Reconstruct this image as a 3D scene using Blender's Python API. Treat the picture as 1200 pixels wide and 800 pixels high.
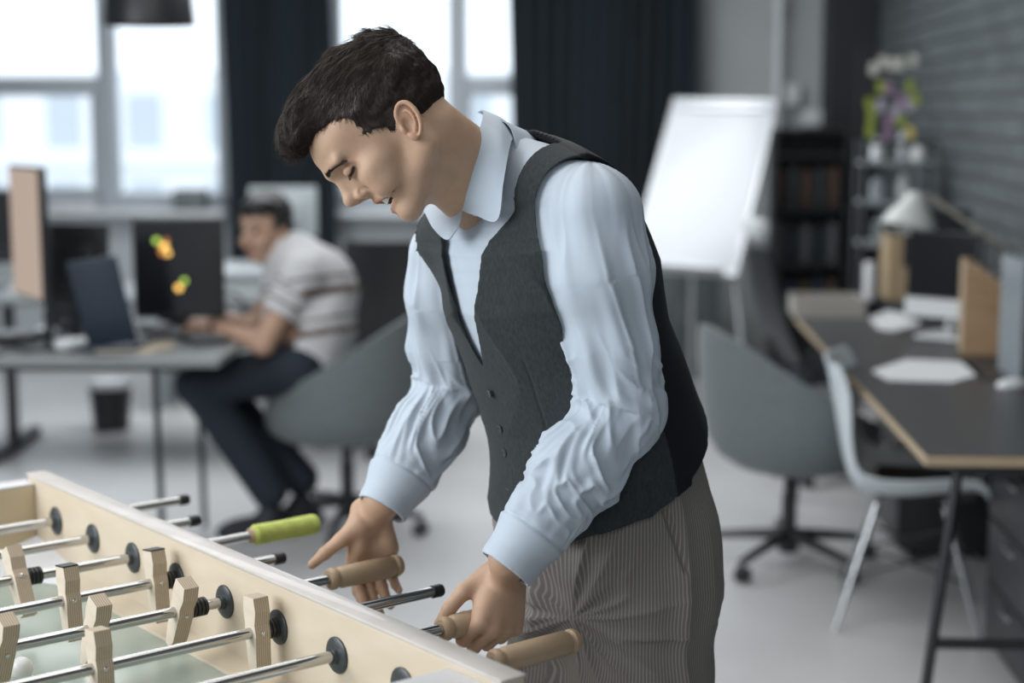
import bpy, bmesh, math, random
import numpy as np
from mathutils import Vector, Matrix, Euler
random.seed(7)
rng = np.random.default_rng(7)
for o in list(bpy.data.objects):
    bpy.data.objects.remove(o)
SC = bpy.context.scene
COL = SC.collection
PI = math.pi
# ------------------------------------------------------------------ camera
F_PX, HOR, CAM_H = 1900.0, 130.0, 1.55
PITCH = math.atan((400 - HOR) / F_PX)
cam_d = bpy.data.cameras.new('camera')
cam_d.sensor_width = 36.0
cam_d.lens = F_PX / 1200 * 36.0
cam_d.clip_start = 0.05
cam_d.clip_end = 300
cam_d.dof.use_dof = True
cam_d.dof.focus_distance = 2.24
cam_d.dof.aperture_fstop = 2.1
cam = bpy.data.objects.new('camera', cam_d)
COL.objects.link(cam)
cam.location = (0, 0, CAM_H)
cam.rotation_euler = (PI / 2 - PITCH, 0, 0)
SC.camera = cam
# ------------------------------------------------------------------ world, lights, exposure
SC.view_settings.view_transform = 'Standard'
SC.view_settings.look = 'None'
SC.view_settings.exposure = 0.12
SC.view_settings.gamma = 1.0
SC.view_settings.use_curve_mapping = False
wd = bpy.data.worlds.new('overcast_sky')
SC.world = wd
wd.use_nodes = True
wn = wd.node_tree.nodes
wn['Background'].inputs[0].default_value = (0.86, 0.93, 1.0, 1)
wn['Background'].inputs[1].default_value = 1.75


def area_light(name, loc, target, sx, sy, power, col):
    l = bpy.data.lights.new(name, 'AREA')
    l.shape = 'RECTANGLE'
    l.size, l.size_y = sx, sy
    l.energy = power
    l.color = col
    o = bpy.data.objects.new(name, l)
    COL.objects.link(o)
    o.location = loc
    d = Vector(target) - Vector(loc)
    o.rotation_euler = d.to_track_quat('-Z', 'Y').to_euler()
    return o


# unseen area lights added to light the room: left key, rear and overhead fills
area_light('left_key_light', (-3.4, 1.3, 2.3), (0.1, 2.5, 1.1), 3.4, 2.0, 150, (0.90, 0.95, 1.0))
area_light('rear_fill_light', (0.6, -0.8, 2.6), (0.4, 3.5, 1.0), 3.0, 1.4, 16, (0.94, 0.97, 1.0))
area_light('overhead_fill_light', (-0.6, 3.2, 3.1), (-0.6, 3.2, 0), 2.6, 2.6, 45, (1.0, 0.98, 0.95))
area_light('overhead_fill_light_far', (-0.8, 7.4, 3.1), (-0.8, 7.4, 0), 3.4, 2.4, 115, (0.95, 0.98, 1.0))
# ------------------------------------------------------------------ frame helpers
CR = np.array([1.0, 0, 0])
CU = np.array([0, math.sin(PITCH), math.cos(PITCH)])
CF = np.array([0, math.cos(PITCH), -math.sin(PITCH)])
CO = np.array([0, 0, CAM_H])


def V(*a):
    return np.array(a, dtype=float)


def nrm(v):
    v = np.asarray(v, float)
    return v / np.linalg.norm(v)


def pc(u, v, z):
    """a point z metres deep along the viewing axis"""
    return CO + z * (CF + (u - 600) / F_PX * CR + (400 - v) / F_PX * CU)


def py(u, v, Y):
    """a point at ground depth Y"""
    d = CF + (u - 600) / F_PX * CR + (400 - v) / F_PX * CU
    return CO + d * (Y / d[1])


def ph(u, v, h):
    """a point at height h"""
    d = CF + (u - 600) / F_PX * CR + (400 - v) / F_PX * CU
    return CO + d * ((h - CAM_H) / d[2])


ROOM = math.radians(4.5)
RD = np.array([math.sin(ROOM), math.cos(ROOM), 0])    # room depth
RR = np.array([math.cos(ROOM), -math.sin(ROOM), 0])   # room right


def rm(b, a, h=0.0):
    """room coordinates: b to the right, a into depth"""
    return RD * a + RR * b + np.array([0, 0, h])


# ------------------------------------------------------------------ materials
MATS = {}


def mat(name, col, rough=0.6, metal=0.0, spec=0.5, emis=None, estr=0.0, trans=0.0, bump=None, noise=None,
        sss=0.0, sheen=0.0, coat=0.0, alpha=None, ior=None):
    """noise=(scale, amount, (sx,sy,sz)) varies the colour; bump=(scale, strength, (sx,sy,sz))"""
    if name in MATS:
        return MATS[name]
    m = bpy.data.materials.new(name)
    m.use_nodes = True
    nt = m.node_tree
    b = nt.nodes['Principled BSDF']
    b.inputs['Base Color'].default_value = (*col, 1)
    b.inputs['Roughness'].default_value = rough
    b.inputs['Metallic'].default_value = metal
    b.inputs['Specular IOR Level'].default_value = spec
    b.inputs['Transmission Weight'].default_value = trans
    b.inputs['Sheen Weight'].default_value = sheen
    b.inputs['Coat Weight'].default_value = coat
    if ior:
        b.inputs['IOR'].default_value = ior
    if alpha is not None:
        b.inputs['Alpha'].default_value = alpha
    if sss:
        b.inputs['Subsurface Weight'].default_value = sss
        b.inputs['Subsurface Radius'].default_value = (0.9, 0.35, 0.2)
        b.inputs['Subsurface Scale'].default_value = 0.006
    if emis:
        b.inputs['Emission Color'].default_value = (*emis, 1)
        b.inputs['Emission Strength'].default_value = estr
    tc = nt.nodes.new('ShaderNodeTexCoord')

    def mapped(sc):
        mp = nt.nodes.new('ShaderNodeMapping')
        mp.inputs['Scale'].default_value = sc
        nt.links.new(tc.outputs['Object'], mp.inputs['Vector'])
        return mp
    if noise:
        s, amt, sc = noise
        n = nt.nodes.new('ShaderNodeTexNoise')
        n.inputs['Scale'].default_value = s
        n.inputs['Detail'].default_value = 4
        nt.links.new(mapped(sc).outputs[0], n.inputs['Vector'])
        r = nt.nodes.new('ShaderNodeMapRange')
        r.inputs['To Min'].default_value = 1 - amt
        r.inputs['To Max'].default_value = 1 + amt
        r.inputs['From Min'].default_value = 0.25
        r.inputs['From Max'].default_value = 0.75
        nt.links.new(n.outputs['Fac'], r.inputs['Value'])
        mx = nt.nodes.new('ShaderNodeVectorMath')
        mx.operation = 'SCALE'
        mx.inputs[0].default_value = col
        nt.links.new(r.outputs[0], mx.inputs['Scale'])
        nt.links.new(mx.outputs[0], b.inputs['Base Color'])
    if bump:
        s, st, sc = bump
        n = nt.nodes.new('ShaderNodeTexNoise')
        n.inputs['Scale'].default_value = s
        n.inputs['Detail'].default_value = 3
        nt.links.new(mapped(sc).outputs[0], n.inputs['Vector'])
        bp = nt.nodes.new('ShaderNodeBump')
        bp.inputs['Strength'].default_value = st
        bp.inputs['Distance'].default_value = 0.002
        nt.links.new(n.outputs['Fac'], bp.inputs['Height'])
        nt.links.new(bp.outputs[0], b.inputs['Normal'])
    MATS[name] = m
    return m


# ------------------------------------------------------------------ objects
def tag(o, label=None, cat=None, group=None, kind=None):
    if label:
        o['label'] = label
    if cat:
        o['category'] = cat
    if group:
        o['group'] = group
    if kind:
        o['kind'] = kind
    return o


def empty(name, loc=(0, 0, 0), rz=0.0):
    o = bpy.data.objects.new(name, None)
    COL.objects.link(o)
    o.location = tuple(float(c) for c in loc)
    o.rotation_euler = (0, 0, rz)
    o.empty_display_size = 0.05
    return o


def copy_tree(o, parent=None):
    c = o.copy()
    COL.objects.link(c)
    if parent is not None:
        c.parent = parent
    for ch in [x for x in bpy.data.objects if x.parent == o]:
        copy_tree(ch, c)
    return c


class MB:
    """collects verts and faces, links them as one mesh object"""

    def __init__(s):
        s.v, s.f, s.mi = [], [], []
        s.M = None

    def add(s, vs, fs, mi=0):
        n = len(s.v)
        for p in vs:
            s.v.append(tuple(float(c) for c in p))
        for f in fs:
            s.f.append(tuple(i + n for i in f))
            s.mi.append(mi)
        return s

    def box(s, c, size, R=None, mi=0, bev=0.0):
        c = np.asarray(c, float)
        h = np.asarray(size, float) / 2
        bev = min(bev, min(h) * 0.9)
        if bev > 0:
            bm = bmesh.new()
            bmesh.ops.create_cube(bm, size=2)
            for v in bm.verts:
                v.co = Vector((v.co.x * h[0], v.co.y * h[1], v.co.z * h[2]))
            bmesh.ops.bevel(bm, geom=bm.edges[:], offset=bev, segments=2, affect='EDGES', profile=0.5)
            bm.verts.ensure_lookup_table()
            vs = [np.array(v.co) for v in bm.verts]
            fs = [[v.index for v in f.verts] for f in bm.faces]
            bm.free()
        else:
            vs = [np.array([x, y, z]) * h for x in (-1, 1) for y in (-1, 1) for z in (-1, 1)]
            fs = [(0, 1, 3, 2), (4, 6, 7, 5), (0, 4, 5, 1), (2, 3, 7, 6), (0, 2, 6, 4), (1, 5, 7, 3)]
        if R is not None:
            R = np.asarray(R)
            vs = [R @ p for p in vs]
        return s.add([p + c for p in vs], fs, mi)

    def tube(s, pts, rad, n=12, mi=0, cap=True, closed=False, squash=None):
        """tube along a polyline; rad a number or a list"""
        P = [np.asarray(p, float) for p in pts]
        k = len(P)
        if not hasattr(rad, '__len__'):
            rad = [rad] * k
        T = []
        for i in range(k):
            if closed:
                t = P[(i + 1) % k] - P[i - 1]
            else:
                t = P[min(i + 1, k - 1)] - P[max(i - 1, 0)]
            T.append(t / (np.linalg.norm(t) + 1e-12))
        a = np.array([0, 0, 1.0]) if abs(T[0][2]) < 0.9 else np.array([1.0, 0, 0])
        u = nrm(np.cross(T[0], a))
        vs = []
        for i in range(k):
            u = u - T[i] * (u @ T[i])
            u = u / np.linalg.norm(u)
            w = np.cross(T[i], u)
            for j in range(n):
                an = 2 * PI * j / n
                vs.append(P[i] + rad[i] * (math.cos(an) * u + math.sin(an) * w * (squash or 1)))
        fs = []
        for i in range(k - 1 + (1 if closed else 0)):
            i2 = (i + 1) % k
            for j in range(n):
                j2 = (j + 1) % n
                fs.append((i * n + j, i * n + j2, i2 * n + j2, i2 * n + j))
        if cap and not closed:
            fs.append(tuple(reversed(range(n))))
            fs.append(tuple(range((k - 1) * n, k * n)))
        return s.add(vs, fs, mi)

    def lathe(s, base, axis, prof, n=24, mi=0):
        """prof: list of (distance along the axis, radius)"""
        base = np.asarray(base, float)
        ax = nrm(axis)
        a = np.array([0, 0, 1.0]) if abs(ax[2]) < 0.9 else np.array([1.0, 0, 0])
        u = nrm(np.cross(ax, a))
        w = np.cross(ax, u)
        vs, fs = [], []
        for (d, r) in prof:
            for j in range(n):
                an = 2 * PI * j / n
                vs.append(base + ax * d + max(r, 1e-5) * (math.cos(an) * u + math.sin(an) * w))
        for i in range(len(prof) - 1):
            for j in range(n):
                j2 = (j + 1) % n
                fs.append((i * n + j, i * n + j2, (i + 1) * n + j2, (i + 1) * n + j))
        fs.append(tuple(reversed(range(n))))
        fs.append(tuple(range((len(prof) - 1) * n, len(prof) * n)))
        return s.add(vs, fs, mi)

    def prism(s, poly, vec, mi=0):
        """poly: coplanar 3D outline, extruded by vec"""
        P = [np.asarray(p, float) for p in poly]
        n = len(P)
        vec = np.asarray(vec, float)
        vs = P + [p + vec for p in P]
        fs = [tuple(reversed(range(n))), tuple(range(n, 2 * n))]
        for i in range(n):
            j = (i + 1) % n
            fs.append((i, j, n + j, n + i))
        return s.add(vs, fs, mi)

    def grid(s, G, mi=0, closed_u=False, thick=0.0):
        """G[i][j] points; thick gives it a second skin along the normals"""
        G = np.asarray(G, float)
        a, b = G.shape[:2]
        if thick:
            du = np.gradient(G, axis=0)
            dv = np.gradient(G, axis=1)
            N = np.cross(du, dv)
            N /= (np.linalg.norm(N, axis=2, keepdims=True) + 1e-12)
            top, bot = G + N * thick / 2, G - N * thick / 2
            s.grid(top, mi)
            s.grid(bot[::-1], mi)
            idx = [(i, 0) for i in range(a)] + [(a - 1, j) for j in range(1, b)] + \
                  [(i, b - 1) for i in range(a - 2, -1, -1)] + [(0, j) for j in range(b - 2, 0, -1)]
            n = len(idx)
            vs = [top[i, j] for i, j in idx] + [bot[i, j] for i, j in idx]
            return s.add(vs, [(k, (k + 1) % n, n + (k + 1) % n, n + k) for k in range(n)], mi)
        fs = []
        for i in range(a - 1 + (1 if closed_u else 0)):
            i2 = (i + 1) % a
            for j in range(b - 1):
                fs.append((i * b + j, i * b + j + 1, i2 * b + j + 1, i2 * b + j))
        return s.add(G.reshape(-1, 3), fs, mi)

    def build(s, name, mats, parent=None, smooth=False, weld=0.0, origin=None, fix=True):
        me = bpy.data.meshes.new(name)
        vs = s.v
        if origin is None and parent is None and vs:
            A = np.array(vs)
            origin = np.array([(A[:, 0].min() + A[:, 0].max()) / 2, (A[:, 1].min() + A[:, 1].max()) / 2, A[:, 2].min()])
        if origin is not None:
            vs = [(p[0] - origin[0], p[1] - origin[1], p[2] - origin[2]) for p in vs]
        me.from_pydata(vs, [], s.f)
        if not isinstance(mats, (list, tuple)):
            mats = [mats]
        for m in mats:
            me.materials.append(m)
        if len(mats) > 1:
            me.polygons.foreach_set('material_index', s.mi)
        if fix:
            bm = bmesh.new()
            bm.from_mesh(me)
            if weld:
                bmesh.ops.remove_doubles(bm, verts=bm.verts[:], dist=weld)
            bmesh.ops.recalc_face_normals(bm, faces=bm.faces[:])
            bm.to_mesh(me)
            bm.free()
        if smooth:
            me.polygons.foreach_set('use_smooth', [True] * len(me.polygons))
            me.set_sharp_from_angle(angle=math.radians(40 if smooth is True else smooth))
        me.update()
        o = bpy.data.objects.new(name, me)
        COL.objects.link(o)
        if origin is not None:
            o.location = tuple(float(c) for c in origin)
        if parent is not None:
            o.parent = parent
        return o


def rotz(a):
    c, s = math.cos(a), math.sin(a)
    return np.array([[c, -s, 0], [s, c, 0], [0, 0, 1.0]])


def basis(x, y, z):
    return np.array([x, y, z]).T


def catmull(P, n):
    P = [np.asarray(p, float) for p in P]
    Q = [2 * P[0] - P[1]] + P + [2 * P[-1] - P[-2]]
    out = []
    for i in range(1, len(Q) - 2):
        for k in range(n):
            t = k / n
            a, b, c, d = Q[i - 1], Q[i], Q[i + 1], Q[i + 2]
            out.append(0.5 * ((2 * b) + (c - a) * t + (2 * a - 5 * b + 4 * c - d) * t * t + (3 * b - a - 3 * c + d) * t ** 3))
    out.append(P[-1])
    return out


# ------------------------------------------------------------------ noise
def _hash(ix, iy, iz):
    h = (ix * 374761393 + iy * 668265263 + iz * 1274126177) & 0x7fffffff
    h = ((h ^ (h >> 13)) * 1274126177) & 0x7fffffff
    h = h ^ (h >> 16)
    return (h & 0xffff) / 65535.0


def vnoise(x, y, z):
    x, y, z = [np.asarray(a, float) for a in np.broadcast_arrays(x, y, z)]
    fx, fy, fz = np.floor(x), np.floor(y), np.floor(z)
    ix, iy, iz = fx.astype(np.int64), fy.astype(np.int64), fz.astype(np.int64)
    tx, ty, tz = x - fx, y - fy, z - fz
    tx, ty, tz = [t * t * t * (t * (t * 6 - 15) + 10) for t in (tx, ty, tz)]
    r = 0
    for a in (0, 1):
        for b in (0, 1):
            for c in (0, 1):
                w = (tx if a else 1 - tx) * (ty if b else 1 - ty) * (tz if c else 1 - tz)
                r = r + w * _hash(ix + a, iy + b, iz + c)
    return r * 2 - 1


def ridge(n, p=2.0):
    return np.clip(1 - np.abs(n), 0, 1) ** p


# ------------------------------------------------------------------ distance fields and their surface
def smin(a, b, k):
    h = np.clip(0.5 + 0.5 * (b - a) / k, 0, 1)
    return b * (1 - h) + a * h - k * h * (1 - h)


def smax(a, b, k):
    return -smin(-a, -b, k)


def cone(a, b, r1, r2):
    """round cone from a to b"""
    a, b = np.asarray(a, float), np.asarray(b, float)
    ab = b - a
    L2 = ab @ ab
    L = math.sqrt(L2)
    if L < 1e-9:
        return lambda P: np.linalg.norm(P - a, axis=-1) - r1
    al = np.clip((r1 - r2) / L, -0.98, 0.98)
    sh = al / math.sqrt(1 - al * al)
    ax = ab / L

    def f(P):
        q = P - a
        t = q @ ax
        rad = np.linalg.norm(q - t[..., None] * ax, axis=-1)
        t2 = np.clip((t + rad * sh) / L, 0, 1)
        d = np.sqrt((t - t2 * L) ** 2 + rad ** 2)
        return d - (r1 + (r2 - r1) * t2)
    f.bb = (np.minimum(a - r1, b - r2), np.maximum(a + r1, b + r2))
    return f


def ell(c, r, R=None):
    """ellipsoid; R columns are its axes"""
    c, r = np.asarray(c, float), np.asarray(r, float)

    def f(P):
        q = P - c
        if R is not None:
            q = q @ R
        k0 = np.linalg.norm(q / r, axis=-1)
        k1 = np.linalg.norm(q / (r * r), axis=-1) + 1e-9
        return k0 * (k0 - 1) / k1
    m = r.max()
    f.bb = (c - m, c + m)
    return f


def rbox(c, h, R, rad):
    c, h = np.asarray(c, float), np.asarray(h, float)

    def f(P):
        q = np.abs((P - c) @ R) - h + rad
        return np.linalg.norm(np.maximum(q, 0), axis=-1) + np.minimum(q.max(-1), 0) - rad
    m = np.linalg.norm(h)
    f.bb = (c - m, c + m)
    return f


def chain(pts, rad, k=0.0):
    """polyline of round cones"""
    fs = [cone(pts[i], pts[i + 1], rad[i], rad[i + 1]) for i in range(len(pts) - 1)]

    def f(P):
        d = fs[0](P)
        for g in fs[1:]:
            d = np.minimum(d, g(P)) if not k else smin(d, g(P), k)
        return d
    A = np.array([g.bb[0] for g in fs]).min(0)
    B = np.array([g.bb[1] for g in fs]).max(0)
    f.bb = (A, B)
    return f


def loft(cs, Fs, Ls, As, Bs, n=5):
    """elliptic sections along a curve: centres, forward axes, side axes and half sizes; returns s (0..1), forward, side, distance"""
    cs = np.array(catmull(cs, n))
    k = len(cs)
    tt = np.linspace(0, 1, len(As))
    ti = np.linspace(0, 1, k)
    A = np.interp(ti, tt, As)
    B = np.interp(ti, tt, Bs)
    Fv = np.array([np.interp(ti, tt, np.array(Fs)[:, i]) for i in range(3)]).T
    T = np.gradient(cs, axis=0)
    T /= np.linalg.norm(T, axis=1, keepdims=True)
    Fv = Fv - T * (Fv * T).sum(1, keepdims=True)
    Fv /= np.linalg.norm(Fv, axis=1, keepdims=True)
    Lv = np.cross(T, Fv)

    def coords(P):
        sh = P.shape[:-1]
        best = np.full(sh, 1e9)
        s = np.zeros(sh)
        for i in range(k - 1):
            ab = cs[i + 1] - cs[i]
            t = np.clip(((P - cs[i]) @ ab) / (ab @ ab), 0, 1)
            d = ((P - cs[i] - t[..., None] * ab) ** 2).sum(-1)
            m = d < best
            best = np.where(m, d, best)
            s = np.where(m, i + t, s)
        i0 = np.clip(s.astype(int), 0, k - 2)
        w = (s - i0)[..., None]
        c = cs[i0] * (1 - w) + cs[i0 + 1] * w
        f = Fv[i0] * (1 - w) + Fv[i0 + 1] * w
        l = Lv[i0] * (1 - w) + Lv[i0 + 1] * w
        tv = T[i0] * (1 - w) + T[i0 + 1] * w
        q = P - c
        qf, ql, qt = (q * f).sum(-1), (q * l).sum(-1), (q * tv).sum(-1)
        a = A[i0] * (1 - w[..., 0]) + A[i0 + 1] * w[..., 0]
        b = B[i0] * (1 - w[..., 0]) + B[i0 + 1] * w[..., 0]
        return s / (k - 1), qf, ql, qt, a, b

    def f(P):
        s, qf, ql, qt, a, b = coords(P)
        cap = 0.6 * np.minimum(a, b)
        k0 = np.sqrt((qf / a) ** 2 + (ql / b) ** 2 + (qt / cap) ** 2)
        k1 = np.sqrt((qf / a ** 2) ** 2 + (ql / b ** 2) ** 2 + (qt / cap ** 2) ** 2) + 1e-9
        return k0 * (k0 - 1) / k1
    f.coords = coords
    m = max(max(As), max(Bs))
    f.bb = (cs.min(0) - m, cs.max(0) + m)
    return f


def union(parts):
    """parts: list of (field, blend); evaluated only where near"""
    def f(P, lo=None, hi=None):
        d = None
        for g, k in parts:
            if lo is not None:
                a, b = g.bb
                pad = 0.03 + k
                if (a - pad > hi).any() or (b + pad < lo).any():
                    continue
            e = g(P)
            if d is None:
                d = e
            else:
                d = smin(d, e, k) if k > 0 else np.minimum(d, e)
        if d is None:
            return np.full(P.shape[:-1], 0.5)
        return d
    f.blocky = True
    f.bb = (np.array([g.bb[0] for g, _ in parts]).min(0), np.array([g.bb[1] for g, _ in parts]).max(0))
    return f


def surface(field, h, lo=None, hi=None, nb=20, slack=1.7):
    """surface nets over the active blocks of a field; returns verts (n,3) and quads (m,4)"""
    if lo is None:
        lo, hi = field.bb
    lo = np.asarray(lo, float) - 3 * h
    hi = np.asarray(hi, float) + 3 * h
    N = np.ceil((hi - lo) / h).astype(int) + 1
    nbk = np.ceil(N / nb).astype(int)
    blocky = getattr(field, 'blocky', False)

    def ev(P, a, b):
        return field(P, a, b) if blocky else field(P)
    KY = 1 << 20
    K = lambda c: (c[..., 0].astype(np.int64) * KY + c[..., 1]) * KY + c[..., 2]
    # coarse pass
    I = np.stack(np.meshgrid(*[np.arange(n) for n in nbk], indexing='ij'), -1).reshape(-1, 3)
    C = lo + (I + 0.5) * nb * h
    half = nb * h / 2 * math.sqrt(3)
    Dc = np.concatenate([ev(C[i:i + 20000], C[i:i + 20000].min(0) - nb * h, C[i:i + 20000].max(0) + nb * h) for i in range(0, len(C), 20000)])
    act = I[np.abs(Dc) < half * slack + 0.004]
    ck, cv, edges = [], [], []
    g = np.arange(nb + 1)
    G = np.stack(np.meshgrid(g, g, g, indexing='ij'), -1)
    for b in act:
        base = b * nb
        P = lo + (base + G) * h
        D = ev(P, P[0, 0, 0], P[-1, -1, -1])
        S = D < 0
        if S.all() or not S.any():
            continue
        acc = np.zeros((nb, nb, nb, 3))
        cnt = np.zeros((nb, nb, nb))
        for ax in range(3):
            sl0 = [slice(None)] * 3
            sl1 = [slice(None)] * 3
            sl0[ax] = slice(0, nb)
            sl1[ax] = slice(1, nb + 1)
            d0, d1 = D[tuple(sl0)], D[tuple(sl1)]
            cr = (d0 < 0) != (d1 < 0)
            t = np.where(cr, d0 / np.where(cr, d0 - d1, 1), 0)
            pos = G[tuple(sl0)].astype(float).copy()
            pos[..., ax] += t
            o1, o2 = [a for a in range(3) if a != ax]
            for u in (0, 1):
                for w in (0, 1):
                    s2 = [slice(None)] * 3
                    s2[o1] = slice(u, u + nb)
                    s2[o2] = slice(w, w + nb)
                    m = cr[tuple(s2)]
                    acc += pos[tuple(s2)] * m[..., None]
                    cnt += m
            own = [slice(0, nb)] * 3
            e = np.argwhere(cr[tuple(own)])
            if len(e):
                flip = d0[tuple(own)][tuple(e.T)] < 0
                edges.append((ax, e + base, flip))
        m = cnt > 0
        idx = np.argwhere(m)
        ck.append(K(idx + base))
        cv.append(lo + (base + acc[m] / cnt[m][:, None]) * h)
    ck = np.concatenate(ck)
    cv = np.concatenate(cv)
    order = np.argsort(ck)
    ck, cv = ck[order], cv[order]
    quads = []
    for ax, e, flip in edges:
        o1, o2 = [(1, 2), (2, 0), (0, 1)][ax]
        d1 = np.zeros(3, int)
        d1[o1] = 1
        d2 = np.zeros(3, int)
        d2[o2] = 1
        ids = []
        ok = np.ones(len(e), bool)
        for off in (0 * d1, d1, d1 + d2, d2):
            k = K(e - off)
            j = np.clip(np.searchsorted(ck, k), 0, len(ck) - 1)
            ok &= ck[j] == k
            ids.append(j)
        q = np.stack(ids, 1)
        q = np.where(flip[:, None], q, q[:, ::-1])
        quads.append(q[ok])
    return cv, np.concatenate(quads)


def relax(v, q, it=1, lam=0.5):
    n = len(v)
    e = np.concatenate([q[:, [0, 1]], q[:, [1, 2]], q[:, [2, 3]], q[:, [3, 0]]])
    e = np.concatenate([e, e[:, ::-1]])
    cnt = np.bincount(e[:, 0], minlength=n)[:, None].astype(float)
    cnt[cnt == 0] = 1
    for _ in range(it):
        s = np.stack([np.bincount(e[:, 0], weights=v[e[:, 1], k], minlength=n) for k in range(3)], 1)
        v = v + lam * (s / cnt - v)
    return v


def vnormals(v, q):
    fn = np.cross(v[q[:, 2]] - v[q[:, 0]], v[q[:, 3]] - v[q[:, 1]])
    N = np.zeros_like(v)
    for k in range(4):
        for c in range(3):
            N[:, c] += np.bincount(q[:, k], weights=fn[:, c], minlength=len(v))
    return N / (np.linalg.norm(N, axis=1, keepdims=True) + 1e-12)


def mesh_obj(name, v, q, mats, parent=None, attrs=None, mi=None):
    """numpy mesh to object; attrs: {name: (n,3) colours}"""
    me = bpy.data.meshes.new(name)
    me.vertices.add(len(v))
    me.vertices.foreach_set('co', np.asarray(v, np.float32).ravel())
    nq = len(q)
    k = q.shape[1]
    me.loops.add(nq * k)
    me.loops.foreach_set('vertex_index', q.astype(np.int32).ravel())
    me.polygons.add(nq)
    me.polygons.foreach_set('loop_start', np.arange(0, nq * k, k, dtype=np.int32))
    me.polygons.foreach_set('use_smooth', np.ones(nq, bool))
    if not isinstance(mats, (list, tuple)):
        mats = [mats]
    for m in mats:
        me.materials.append(m)
    if mi is not None:
        me.polygons.foreach_set('material_index', mi.astype(np.int32))
    for an, arr in (attrs or {}).items():
        a = me.attributes.new(an, 'FLOAT_COLOR', 'POINT')
        c = np.ones((len(v), 4), np.float32)
        c[:, :3] = arr
        a.data.foreach_set('color', c.ravel())
    me.update(calc_edges=True)
    me.validate()
    o = bpy.data.objects.new(name, me)
    COL.objects.link(o)
    if parent is not None:
        o.parent = parent
        o.matrix_parent_inverse = parent.matrix_basis.inverted()
    return o
QB, QH, QC, NHAIR = 0.0018, 0.0016, 0.0025, 24000
# ================================================================== ROOM SHELL
A_BACK = 10.2


def rb(u, a):
    k = (u - 600) / F_PX
    c, s = math.cos(ROOM), math.sin(ROOM)
    return (k * a * c - a * s) / (c + k * s)


RZ = -ROOM
ROT = rotz(RZ)      # local x = room right, local y = room depth


def rbox_room(mb, b0, b1, a0, a1, h0, h1, bev=0.0, mi=0):
    c = rm((b0 + b1) / 2, (a0 + a1) / 2, (h0 + h1) / 2)
    mb.box(c, (b1 - b0, a1 - a0, h1 - h0), ROT, mi, bev)
    return mb


def hY(v, a):
    """height seen at row v, depth a"""
    return CAM_H - (v - HOR) / F_PX * a


# ---- floor: polished pale screed with faint mottling and worn sheen
FL = mat('polished_screed', (0.55, 0.55, 0.555), rough=0.34, spec=0.5, noise=(1.6, 0.10, (1, 1, 1)))
nt = FL.node_tree
n2 = nt.nodes.new('ShaderNodeTexNoise')
n2.inputs['Scale'].default_value = 2.2
n2.inputs['Detail'].default_value = 6
r2 = nt.nodes.new('ShaderNodeMapRange')
r2.inputs['To Min'].default_value = 0.22
r2.inputs['To Max'].default_value = 0.52
tc = nt.nodes.new('ShaderNodeTexCoord')
nt.links.new(tc.outputs['Object'], n2.inputs['Vector'])
nt.links.new(n2.outputs['Fac'], r2.inputs['Value'])
nt.links.new(r2.outputs[0], nt.nodes['Principled BSDF'].inputs['Roughness'])
B_R = 1.38                         # brick wall, room-right distance
mb = MB()
rbox_room(mb, -7.0, B_R + 0.2, -1.2, A_BACK + 0.3, -0.12, 0.0)
tag(mb.build('floor', FL), kind='structure')
CEIL = mat('grey_ceiling_paint', (0.20, 0.21, 0.215), rough=0.9)
mb = MB()
rbox_room(mb, -7.0, B_R + 0.2, -1.2, A_BACK + 0.3, 3.3, 3.42)
tag(mb.build('ceiling', CEIL), kind='structure')

# ---- back wall with its openings
PLAST = mat('grey_plaster', (0.40, 0.42, 0.42), rough=0.85, noise=(3, 0.05, (1, 1, 1)))
WHITEP = mat('white_wall_paint', (0.50, 0.53, 0.55), rough=0.8)
SILL_H = hY(246, A_BACK)
wins = [(rb(-260, A_BACK), rb(268, A_BACK)), (rb(388, A_BACK), rb(640, A_BACK))]
mb = MB()
T0, T1 = A_BACK, A_BACK + 0.28
rbox_room(mb, -7.0, rb(815, A_BACK), T0, T1, 0, SILL_H)
rbox_room(mb, -7.0, rb(815, A_BACK), T0, T1, 3.0, 3.3)
rbox_room(mb, -7.0, wins[0][0], T0, T1, SILL_H, 3.0)
rbox_room(mb, wins[0][1], wins[1][0], T0, T1, SILL_H, 3.0)
rbox_room(mb, wins[1][1], rb(815, A_BACK), T0, T1, SILL_H, 3.0)
tag(mb.build('wall_back', WHITEP), kind='structure')
mb = MB()
rbox_room(mb, rb(815, A_BACK), B_R + 0.2, T0 - 0.05, T1, 0, 3.3)
tag(mb.build('wall_back_side', PLAST), kind='structure')
# dark pillar in the corner
DARK = mat('black_wall_paint', (0.010, 0.013, 0.015), rough=0.6)
mb = MB()
rbox_room(mb, rb(966, 9.75), B_R, 9.75, T0 - 0.05, 0, 3.3, 0.01)
tag(mb.build('pillar', DARK), kind='structure')
mb = MB()
rbox_room(mb, -7.1, -7.0, -1.2, T1, 0, 3.3)
tag(mb.build('wall_left', WHITEP), kind='structure')
mb = MB()
rbox_room(mb, -7.0, B_R + 0.2, -1.2, -1.1, 0, 3.3)
tag(mb.build('wall_rear', WHITEP), kind='structure')

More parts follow.
